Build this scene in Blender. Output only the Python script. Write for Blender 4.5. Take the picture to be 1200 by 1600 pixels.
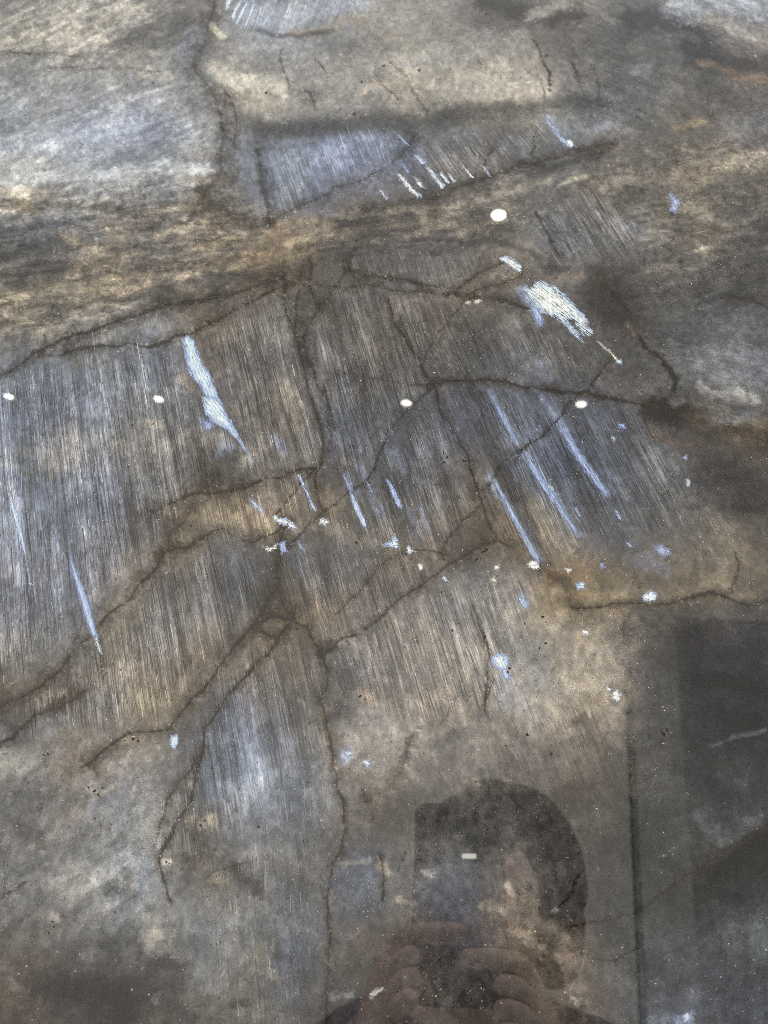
import bpy, bmesh, math, os
import numpy as np
from mathutils import Vector, Matrix

# ------------------------------------------------------------------ clear
for o in list(bpy.data.objects):
    bpy.data.objects.remove(o, do_unlink=True)
scene = bpy.context.scene
COL = scene.collection

# ------------------------------------------------------------------ camera
W, H, F = 1200.0, 1600.0, 1200.0          # photograph size and focal length in its pixels
D = 0.36                                   # lens to slab face (slab face is the plane y = 0)
CAM = np.array([0.0, -D, 1.45])
n_c = np.array([90.0, -500.0, -F]); n_c /= np.linalg.norm(n_c)      # slab normal seen by the camera
u_c = np.array([239.0, 2880.0, -F]); u_c -= n_c * u_c.dot(n_c); u_c /= np.linalg.norm(u_c)
r_c = np.cross(n_c, u_c)
M_WC = np.stack([r_c, n_c, u_c])           # camera vector -> world vector
cam_d = bpy.data.cameras.new('camera')
cam = bpy.data.objects.new('camera', cam_d); COL.objects.link(cam)
cam_d.sensor_fit = 'VERTICAL'; cam_d.sensor_height = 36.0; cam_d.lens = 36.0 * F / H
cam_d.clip_start = 0.002; cam_d.clip_end = 100.0
cam_d.dof.use_dof = True; cam_d.dof.focus_distance = 0.385; cam_d.dof.aperture_fstop = 11.0
cam.matrix_world = Matrix.Translation(Vector(CAM)) @ Matrix(M_WC.tolist()).to_4x4()
scene.camera = cam

# ------------------------------------------------------------------ world light (indoor ambience) and exposure
world = bpy.data.worlds.new('World'); scene.world = world; world.use_nodes = True
bg = world.node_tree.nodes['Background']
bg.inputs['Color'].default_value = (1.0, 0.985, 0.96, 1.0)
bg.inputs['Strength'].default_value = 1.3
vs = scene.view_settings
vs.view_transform = 'Standard'; vs.look = 'None'; vs.exposure = 0.16; vs.gamma = 1.0
vs.use_curve_mapping = False
scene.cycles.use_denoising = False
scene.cycles.denoiser = 'OPENIMAGEDENOISE'
scene.cycles.denoising_input_passes = 'RGB_ALBEDO_NORMAL'
scene.cycles.denoising_prefilter = 'NONE'
scene.cycles.max_bounces = 6
scene.cycles.filter_width = 0.9
scene.cycles.sample_clamp_indirect = 1.4

# added lamp, out of view above the slab, aimed to brighten the far wall
bar = bpy.data.lights.new('added_fill_lamp', 'AREA'); bar.shape = 'RECTANGLE'; bar.size = 1.6; bar.size_y = 0.12
bar.energy = 36.0; bar.color = (1.0, 0.97, 0.92)
bar_o = bpy.data.objects.new('added_fill_lamp', bar); COL.objects.link(bar_o)
bar_o.location = (0.0, -0.10, 2.68); bar_o.rotation_euler = (math.radians(-50), 0, 0)
DEBUG = os.environ.get('SLAB_DEBUG', '')

# ------------------------------------------------------------------ helpers
def ray(px, py):
    v = np.array([px - W / 2, H / 2 - py, -F])
    return M_WC @ v
def slab_xy(px, py):
    """photo pixel(s) -> (x, z) on the slab face"""
    px = np.asarray(px, float); py = np.asarray(py, float)
    vx = px - W / 2; vy = H / 2 - py
    dx = M_WC[0, 0] * vx + M_WC[0, 1] * vy - M_WC[0, 2] * F
    dy = M_WC[1, 0] * vx + M_WC[1, 1] * vy - M_WC[1, 2] * F
    dz = M_WC[2, 0] * vx + M_WC[2, 1] * vy - M_WC[2, 2] * F
    t = D / dy
    return CAM[0] + t * dx, CAM[2] + t * dz
def mirrored(px, py, b):
    """the point b metres behind the lens whose mirror image in the slab falls on that pixel"""
    d = ray(px, py); t = (2 * D + b) / d[1]
    return Vector((CAM[0] + t * d[0], -(D + b), CAM[2] + t * d[2]))
def tag(o, label=None, cat=None, group=None, kind=None):
    if label: o['label'] = label
    if cat: o['category'] = cat
    if group: o['group'] = group
    if kind: o['kind'] = kind
    return o
def link(name, me, mat=None, parent=None):
    o = bpy.data.objects.new(name, me); COL.objects.link(o)
    if mat is not None: me.materials.append(mat)
    if parent is not None: o.parent = parent
    return o
def bm_obj(name, bm, mat, parent=None, smooth=False):
    me = bpy.data.meshes.new(name); bm.to_mesh(me); bm.free()
    if smooth:
        me.polygons.foreach_set('use_smooth', [True] * len(me.polygons))
    return link(name, me, mat, parent)
def add_box(bm, x0, x1, y0, y1, z0, z1):
    m = Matrix.Translation(((x0 + x1) / 2, (y0 + y1) / 2, (z0 + z1) / 2)) @ Matrix.Diagonal((x1 - x0, y1 - y0, z1 - z0, 1))
    bmesh.ops.create_cube(bm, size=1.0, matrix=m)
def empty(name, loc=(0, 0, 0)):
    o = bpy.data.objects.new(name, None); COL.objects.link(o); o.location = loc
    return o
def lin(c):
    c = np.asarray(c, float) / 255.0
    return np.where(c <= 0.04045, c / 12.92, ((c + 0.055) / 1.055) ** 2.4)
def smooth(a, b, x):
    t = np.clip((x - a) / (b - a), 0, 1); return t * t * (3 - 2 * t)

# small node-material kit
class NT:
    def __init__(self, name):
        self.mat = bpy.data.materials.new(name); self.mat.use_nodes = True
        self.t = self.mat.node_tree; self.n = self.t.nodes; self.l = self.t.links
        self.b = self.n['Principled BSDF']
    def put(self, sock, v):
        if hasattr(v, 'is_output') or isinstance(v, bpy.types.NodeSocket): self.l.new(v, sock)
        else: sock.default_value = v
    def math(self, op, a, b=0.0, c=0.0, clamp=False):
        m = self.n.new('ShaderNodeMath'); m.operation = op; m.use_clamp = clamp
        self.put(m.inputs[0], a); self.put(m.inputs[1], b); self.put(m.inputs[2], c)
        return m.outputs[0]
    def mix(self, f, a, b, mode='MIX'):
        m = self.n.new('ShaderNodeMix'); m.data_type = 'RGBA'; m.blend_type = mode
        self.put(m.inputs[0], f); self.put(m.inputs[6], a); self.put(m.inputs[7], b)
        return m.outputs[2]
    def attr(self, name):
        a = self.n.new('ShaderNodeAttribute'); a.attribute_name = name; return a
    def vmul(self, v, s):
        m = self.n.new('ShaderNodeVectorMath'); m.operation = 'MULTIPLY'
        self.put(m.inputs[0], v); m.inputs[1].default_value = s; return m.outputs[0]
    def vadd(self, v, s):
        m = self.n.new('ShaderNodeVectorMath'); m.operation = 'ADD'
        self.put(m.inputs[0], v); self.put(m.inputs[1], s); return m.outputs[0]
    def noise(self, v, scale, detail=2.0, rough=0.5, dist=0.0):
        n = self.n.new('ShaderNodeTexNoise'); n.noise_dimensions = '2D'; self.put(n.inputs['Vector'], v)
        n.inputs['Scale'].default_value = scale; n.inputs['Detail'].default_value = detail
        n.inputs['Roughness'].default_value = rough; n.inputs['Distortion'].default_value = dist
        return n.outputs['Fac']
    def ramp(self, v, a, b, lo=0.0, hi=1.0):
        m = self.n.new('ShaderNodeMapRange'); m.interpolation_type = 'SMOOTHSTEP'
        self.put(m.inputs[0], v); m.inputs[1].default_value = a; m.inputs[2].default_value = b
        m.inputs[3].default_value = lo; m.inputs[4].default_value = hi
        return m.outputs[0]
    def dots(self, v, scale, radius, keep):
        n = self.n.new('ShaderNodeTexVoronoi'); n.voronoi_dimensions = '2D'; n.feature = 'F1'; self.put(n.inputs['Vector'], v)
        n.inputs['Scale'].default_value = scale
        s = self.n.new('ShaderNodeSeparateColor'); self.l.new(n.outputs['Color'], s.inputs[0])
        d = self.ramp(n.outputs['Distance'], radius, radius * 0.5)
        k = self.ramp(s.outputs[0], keep, keep + 0.06)
        sz = self.math('MULTIPLY', d, k)
        return self.math('MULTIPLY', sz, s.outputs[1])

def plain(name, col, rough=0.6, bump=0.0, var=0.12, scale=30.0):
    m = NT(name)
    tc = m.n.new('ShaderNodeTexCoord').outputs['Object']
    f = m.noise(tc, scale, 2.0, 0.6)
    c = m.mix(f, tuple(x * (1 - var) for x in col) + (1,), tuple(min(1, x * (1 + var)) for x in col) + (1,))
    m.l.new(c, m.b.inputs['Base Color'])
    m.b.inputs['Roughness'].default_value = rough
    if bump:
        b = m.n.new('ShaderNodeBump'); b.inputs['Strength'].default_value = bump; b.inputs['Distance'].default_value = 0.002
        m.l.new(f, b.inputs['Height']); m.l.new(b.outputs[0], m.b.inputs['Normal'])
    return m.mat

# ------------------------------------------------------------------ the room the polish mirrors
WALL_B = 2.28                                # back wall, metres behind the lens
yw = -(D + WALL_B)
CEIL = CAM[2] + 1.30
mat_wall = plain('wall_paint', (0.88, 0.85, 0.79), 0.85, 0.15)
mat_ceil = plain('ceiling_paint', (0.72, 0.72, 0.71), 0.9, 0.1)
mat_floor = plain('floor_tile', (0.60, 0.57, 0.52), 0.5)
mat_frame = plain('door_frame_paint', (0.74, 0.72, 0.68), 0.5)
mat_door = plain('dark_door', (0.56, 0.55, 0.54), 0.5)
mat_gap = plain('dark_gap', (0.03, 0.03, 0.03), 0.9)  # near-black strip: shade at the frame joint put into the colour

p_gap0 = mirrored(981, 1200, WALL_B); p_gap1 = mirrored(993, 1200, WALL_B)
p_fr1 = mirrored(1068, 1200, WALL_B); p_top = mirrored(1020, 962, WALL_B)
bm = bmesh.new(); add_box(bm, -3.2, p_gap0.x, yw - 0.1, yw, 0, CEIL)
add_box(bm, p_gap0.x, 3.2, yw - 0.1, yw, p_top.z, CEIL)
wall = bm_obj('wall', bm, mat_wall); tag(wall, kind='structure')
bm = bmesh.new(); add_box(bm, -2.3, 2.3, yw - 0.1, 0.03, CEIL, CEIL + 0.05)
ceiling = bm_obj('ceiling', bm, mat_ceil); tag(ceiling, kind='structure')
bm = bmesh.new(); add_box(bm, -3.2, 3.2, yw - 0.1, 0.03, -0.05, 0.0)
floor = bm_obj('floor', bm, mat_floor); tag(floor, kind='structure')
door = empty('door', (p_fr1.x, yw, 0))
tag(door, 'dark door in a pale frame, mirrored faintly at lower right of the slab', 'door', kind='thing')
def at_door(bm): bmesh.ops.translate(bm, verts=bm.verts, vec=(-p_fr1.x, -yw, 0)); return bm
bm = bmesh.new(); add_box(bm, p_gap0.x, p_gap1.x, yw - 0.09, yw - 0.06, 0.0, p_top.z)
bm_obj('shadow_gap', at_door(bm), mat_gap, door)
bm = bmesh.new(); add_box(bm, p_gap1.x, p_fr1.x, yw - 0.05, yw + 0.012, 0.0, p_top.z - 0.004)
bm_obj('door_frame', at_door(bm), mat_frame, door)
bm = bmesh.new(); add_box(bm, p_fr1.x, p_fr1.x + 0.95, yw - 0.05, yw - 0.01, 0.0, p_top.z - 0.004)
bm_obj('door_leaf', at_door(bm), mat_door, door)

lb = empty('added_lamp_bar', (0, -0.07, 2.69)); tag(lb, 'unseen lamp bar added high above the slab to brighten the far wall', 'light bar', kind='thing')
bm = bmesh.new(); add_box(bm, -.82, .82, -.012, .012, -.07, .05); bmesh.ops.rotate(bm, verts=bm.verts, cent=(0, 0, 0), matrix=Matrix.Rotation(math.radians(28), 3, 'X'))
bm_obj('housing', bm, mat_ceil, lb)  # invented housing for the added lamp, out of view
# ceiling downlights whose mirror images are the white dots
mat_rim = plain('downlight_rim', (0.75, 0.75, 0.74), 0.35)
m = NT('downlight_lens'); m.b.inputs['Base Color'].default_value = (0.9, 0.9, 0.88, 1)
m.b.inputs['Emission Color'].default_value = (1, 0.97, 0.86, 1); m.b.inputs['Emission Strength'].default_value = 34.0
mat_lens = m.mat; mat_lens.cycles.emission_sampling = 'NONE'
dots = [((14, 619), 'leftmost dot of the mirrored row'), ((248, 623), 'second dot from the left of the mirrored row'),
        ((635, 629), 'third dot from the left of the mirrored row'), ((908, 631), 'rightmost dot of the mirrored row'),
        ((779, 335), 'single high round dot above the mirrored row')]
for (px, py), where in dots:
    d = ray(px, py); t = (CEIL - CAM[2]) / d[2]
    vy = CAM[1] + t * d[1]
    pos = (CAM[0] + t * d[0], -vy, CEIL)
    root = empty('ceiling_downlight', pos)
    tag(root, 'round ceiling downlight seen as the ' + where, 'downlight', 'ceiling downlights')
    R0, R1 = 0.0155, 0.031
    bm = bmesh.new()
    ring = []
    for k in range(32):
        a = 2 * math.pi * k / 32; c, s = math.cos(a), math.sin(a)
        ring.append([bm.verts.new((c * r, s * r, z)) for r, z in ((R1, -0.0005), (R1, -0.002), (R0 + 0.002, -0.0026), (R0, -0.001))])
    for k in range(32):
        a, b = ring[k], ring[(k + 1) % 32]
        for j in range(3): bm.faces.new((a[j], b[j], b[j + 1], a[j + 1]))
    bm_obj('rim', bm, mat_rim, root, True)
    bm = bmesh.new(); bmesh.ops.create_circle(bm, cap_ends=True, segments=32, radius=R0, matrix=Matrix.Translation((0, 0, -0.0022)))
    bmesh.ops.reverse_faces(bm, faces=bm.faces)
    bm_obj('lens', bm, mat_lens, root)

# ------------------------------------------------------------------ numpy noise
_rng = np.random.RandomState(7)
_tab = [_rng.rand(257, 257) for _ in range(6)]
def vnoise(x, y, k=0):
    T = _tab[k % 6]
    xi = np.floor(x).astype(int); yi = np.floor(y).astype(int)
    fx = x - xi; fy = y - yi
    fx = fx * fx * (3 - 2 * fx); fy = fy * fy * (3 - 2 * fy)
    a = T[yi % 256, xi % 256]; b = T[yi % 256, (xi + 1) % 256]
    c = T[(yi + 1) % 256, xi % 256]; d = T[(yi + 1) % 256, (xi + 1) % 256]
    return (a * (1 - fx) + b * fx) * (1 - fy) + (c * (1 - fx) + d * fx) * fy
def fbm(x, y, k=0, oct=4, g=0.5):
    s = np.zeros_like(x); a = 1.0; t = 0.0
    for i in range(oct):
        s += a * vnoise(x * 2 ** i + 17.3 * i + 31.7 * k, y * 2 ** i + 9.1 * i + 13.1 * k, k + i); t += a; a *= g
    return s / t - 0.5

# ------------------------------------------------------------------ the stone: traced on the slab face (positions read in photo pixels, then laid out on the slab)
ROWS = {
 -200: [(0,128,122,112),(300,120,116,110),(600,138,132,122),(900,112,108,102),(1200,140,136,130)],
 10: [(40,140,136,128),(130,160,152,138),(230,135,128,118),(320,98,95,90),(400,150,157,168),(500,148,152,158),(590,142,138,132),(680,140,135,126),(760,108,103,98),(800,84,81,78),(880,140,128,112),(960,108,105,101),(1050,132,130,127),(1150,160,161,162)],
 50: [(50,150,142,127),(150,168,157,138),(250,120,115,108),(320,92,89,85),(370,125,122,118),(430,140,142,147),(500,140,136,130),(600,140,132,120),(700,140,133,122),(800,95,91,86),(870,98,94,90),(950,92,90,87),(1050,84,82,79),(1150,138,130,121)],
 100: [(50,135,132,125),(150,140,136,128),(250,112,109,104),(300,128,126,123),(370,140,135,125),(450,145,142,136),(550,150,143,132),(650,166,156,138),(750,166,156,139),(820,166,154,136),(900,110,106,100),(1000,92,89,86),(1100,82,80,77),(1180,125,113,100)],
 150: [(50,138,138,136),(150,140,139,136),(250,142,140,136),(320,130,127,122),(345,95,92,88),(400,163,151,130),(450,150,143,130),(550,148,142,132),(650,162,152,134),(750,170,159,139),(830,167,154,134),(900,105,103,100),(1000,105,104,102),(1100,95,92,88),(1180,105,98,90)],
 200: [(50,150,150,150),(150,142,145,152),(220,145,148,158),(300,135,135,134),(400,112,109,105),(500,105,102,98),(600,100,97,93),(700,92,89,86),(800,90,87,84),(900,110,109,108),(1000,112,110,106),(1060,120,112,100),(1100,120,112,102),(1180,125,124,122)],
 250: [(50,152,154,157),(150,140,142,146),(250,120,120,120),(330,115,111,105),(400,125,128,135),(470,130,137,150),(550,128,134,151),(620,118,122,135),(700,108,105,102),(780,115,111,106),(850,120,117,112),(900,100,97,92),(1000,115,107,97),(1100,125,114,98),(1180,130,118,100)],
 280: [(50,166,161,150),(150,160,158,152),(250,138,139,140)],
 300: [(50,148,134,112),(150,125,120,112),(250,118,112,102),(330,125,116,104),(430,120,122,126),(480,122,125,132),(550,105,98,88),(620,105,98,90),(700,105,100,92),(800,112,104,92),(880,105,100,92),(950,122,113,100),(1050,124,114,100),(1150,115,108,98)],
 350: [(50,110,108,105),(100,118,118,118),(150,126,115,99),(250,118,112,104),(350,115,106,93),(450,120,107,87),(550,105,96,84),(650,108,99,88),(750,113,104,92),(850,108,107,106),(920,110,108,106),(1000,115,110,103),(1100,116,106,92),(1180,105,100,94)],
 400: [(50,104,101,96),(150,120,110,95),(250,115,107,96),(350,118,106,90),(450,105,94,80),(550,102,97,90),(650,108,104,99),(720,108,104,98),(800,115,106,95),(900,105,102,99),(960,100,97,92),(1050,108,102,94),(1150,98,94,88)],
 450: [(50,112,104,92),(150,124,111,91),(250,115,103,86),(330,105,99,90),(400,100,89,74),(470,100,94,86),(550,104,98,91),(650,106,100,93),(750,102,94,84),(850,105,98,90),(950,84,79,73),(1050,98,94,88),(1150,98,94,88)],
 500: [(50,126,115,97),(150,122,118,110),(250,116,115,113),(300,100,92,80),(350,108,100,90),(420,115,110,104),(500,100,94,86),(580,105,99,92),(680,97,90,81),(760,98,93,86),(850,100,96,91),(950,95,90,84),(1050,100,98,94),(1150,100,98,96)],
 550: [(50,118,117,114),(150,120,117,112),(250,119,118,117),(350,108,101,92),(420,112,107,100),(500,104,99,94),(600,96,90,83),(700,98,94,88),(800,98,96,94),(900,98,95,91),(1000,100,97,92),(1100,108,107,105),(1170,110,109,107)],
 600: [(50,119,121,126),(150,119,120,123),(250,115,116,118),(350,108,102,95),(420,112,106,99),(520,98,95,91),(600,92,88,83),(700,92,89,85),(800,94,93,94),(900,90,87,84),(1000,98,93,87),(1080,108,106,103),(1170,115,116,118)],
 650: [(50,117,120,127),(150,115,117,122),(230,120,116,110),(300,110,107,103),(370,108,101,92),(450,121,110,97),(530,95,95,96),(620,92,90,88),(720,92,93,97),(800,93,95,101),(880,91,92,98),(950,96,95,95),(1040,66,59,52),(1100,95,88,78),(1170,100,90,76)],
 700: [(50,120,120,122),(100,129,122,111),(180,118,115,110),(230,122,116,106),(300,112,106,97),(370,105,99,92),(440,106,102,97),(530,97,98,101),(600,95,95,96),(680,94,92,92),(760,92,90,90),(850,94,97,105),(950,91,92,97),(1030,98,96,95),(1100,85,81,76),(1170,88,82,74)],
 750: [(50,121,123,130),(150,117,118,123),(250,110,107,104),(330,98,90,80),(400,105,98,90),(460,98,92,85),(530,104,98,90),(600,98,96,94),(680,94,91,88),(760,96,90,82),(850,95,97,104),(950,93,93,97),(1040,98,96,95),(1120,75,72,68),(1180,78,74,70)],
 800: [(50,121,124,130),(150,117,118,123),(220,112,109,105),(300,117,104,86),(380,134,115,87),(430,110,98,84),(500,113,100,82),(580,104,99,93),(660,98,94,90),(740,96,88,78),(820,104,96,85),(900,96,96,98),(1000,98,97,98),(1080,100,96,90),(1150,86,82,77)],
 850: [(50,122,122,126),(150,118,117,119),(220,114,108,98),(290,110,99,83),(350,107,106,105),(420,102,97,90),(480,104,100,95),(560,102,97,91),(640,108,100,89),(720,98,89,78),(800,113,98,79),(880,113,105,94),(960,102,100,99),(1050,112,106,97),(1130,116,106,92),(1180,88,84,78)],
 900: [(50,122,120,121),(150,112,110,111),(220,117,108,96),(300,112,107,100),(370,99,99,101),(440,90,83,74),(500,96,94,93),(570,100,94,89),(640,111,100,89),(720,108,104,99),(800,118,112,103),(870,127,105,76),(950,113,99,81),(1050,110,99,84),(1130,119,107,90),(1190,111,102,88)],
 950: [(50,120,120,123),(120,111,112,115),(180,110,101,88),(250,118,112,105),(330,114,109,104),(390,107,104,99),(430,88,78,66),(500,105,95,81),(560,112,102,92),(640,120,113,105),(730,115,110,104),(800,131,124,113),(880,131,116,93),(930,133,114,86),(1000,106,98,86),(1080,85,81,76),(1150,88,85,81)],
 1000: [(50,125,122,117),(110,112,108,102),(180,121,111,96),(250,120,117,113),(330,118,110,100),(390,98,90,79),(440,108,98,84),(500,98,92,85),(570,116,110,103),(650,127,118,107),(730,118,112,104),(800,129,122,112),(880,139,127,109),(950,125,116,104),(1020,84,81,76),(1100,66,64,62),(1170,72,70,68)],
 1050: [(30,115,108,98),(100,108,102,94),(180,122,115,106),(250,131,122,109),(310,110,100,86),(370,108,100,90),(430,112,106,98),(480,107,98,87),(530,97,96,95),(600,120,113,105),(680,120,112,102),(760,118,112,103),(840,132,127,118),(900,146,133,113),(950,128,119,106),(1020,86,84,80),(1100,66,65,63),(1170,68,66,64)],
 1100: [(30,96,88,78),(90,104,98,90),(160,117,113,106),(240,142,126,101),(290,110,100,88),(350,95,96,99),(430,108,104,100),(490,112,105,95),(530,100,95,88),(600,131,123,113),(680,126,115,101),(750,118,110,100),(830,130,125,118),(900,136,123,105),(950,118,108,96),(1020,88,86,82),(1100,68,66,64),(1170,64,62,60)],
 1150: [(50,110,108,103),(120,118,110,100),(200,123,112,98),(260,110,105,98),(310,90,88,86),(370,97,99,104),(440,110,109,110),(500,108,102,94),(560,126,120,112),(640,129,121,111),(720,118,111,102),(800,108,101,93),(880,112,103,92),(950,105,97,87),(1020,90,88,84),(1100,66,64,62),(1170,62,60,57)],
 1200: [(50,121,116,108),(120,119,108,96),(200,122,115,106),(260,108,104,98),(320,87,88,92),(390,103,106,112),(460,116,117,119),(520,120,113,102),(580,129,120,109),(650,112,105,97),(720,104,98,91),(800,104,97,89),(880,98,91,82),(950,92,87,79),(1020,84,82,78),(1100,68,66,63),(1170,70,68,66)],
 1250: [(50,108,105,100),(110,108,100,90),(170,119,118,116),(230,120,117,112),(280,92,88,82),(330,91,90,90),(400,107,108,110),(470,118,118,119),(530,110,105,97),(590,100,93,85),(660,94,90,84),(740,94,90,84),(820,94,90,84),(900,88,83,75),(960,86,83,77),(1030,80,79,75),(1100,72,71,69),(1170,84,83,81)],
 1300: [(50,102,99,94),(120,112,109,104),(200,118,116,112),(260,98,94,88),(320,90,86,79),(390,102,101,99),(460,108,107,105),(520,108,102,94),(580,92,86,78),(660,96,92,86),(760,98,94,88),(860,90,86,80),(950,82,79,74),(1030,78,77,73),(1100,72,71,68),(1170,66,64,60)],
 1350: [(50,104,102,98),(130,114,111,105),(210,115,115,114),(270,98,94,88),(330,92,85,75),(390,100,97,92),(450,104,101,97),(500,104,98,90),(560,97,100,108),(620,100,96,90),(700,106,103,99),(800,106,101,95),(880,92,88,82),(950,84,81,76),(1030,76,75,72),(1100,66,64,60),(1170,58,55,50)],  # mirrored face and hands stay in the colours of this and next rows
 1400: [(50,106,104,100),(130,112,109,103),(210,113,113,112),(270,99,98,96),(340,96,91,84),(400,98,95,90),(460,99,99,99),(510,92,88,80),(560,95,98,105),(620,100,97,92),(700,103,103,106),(800,116,107,97),(880,94,90,85),(950,86,84,80),(1030,78,77,74),(1100,68,66,62),(1170,66,65,63)],
 1450: [(50,98,95,90),(120,104,101,96),(200,103,102,100),(240,120,113,100),(300,99,99,99),(370,104,102,98),(440,99,98,97),(500,92,93,95),(560,88,82,74),(640,98,91,84),(720,98,93,89),(820,112,102,90),(900,94,87,79),(960,84,83,80),(1040,78,78,76),(1110,74,73,71),(1170,84,86,86)],
 1500: [(30,96,88,78),(100,80,78,75),(180,82,80,77),(260,86,84,81),(330,107,106,103),(400,109,104,95),(450,92,97,105),(500,96,92,84),(560,98,91,83),(640,92,87,82),(740,88,85,82),(830,100,91,81),(900,106,97,86),(960,88,86,82),(1040,80,80,80),(1110,78,79,80),(1170,86,88,88)],
 1550: [(30,101,90,79),(100,72,70,68),(180,72,70,67),(260,84,81,77),(330,104,103,99),(400,107,101,90),(450,91,93,97),(500,86,82,77),(560,88,83,79),(640,94,88,82),(740,92,87,81),(830,90,85,79),(900,101,91,80),(960,88,86,83),(1040,80,81,83),(1110,78,79,81),(1170,80,82,84)],
 1595: [(30,82,75,68),(100,68,66,63),(180,74,70,66),(260,82,77,71),(330,96,91,83),(400,96,91,83),(500,80,78,75),(600,82,78,75),(700,86,82,78),(800,86,82,77),(900,90,84,77),(980,82,81,80),(1060,86,90,98),(1150,80,82,84)],
 1900: [(0,86,82,76),(300,96,92,86),(600,88,84,79),(900,92,86,79),(1200,80,80,80)],
}
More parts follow.
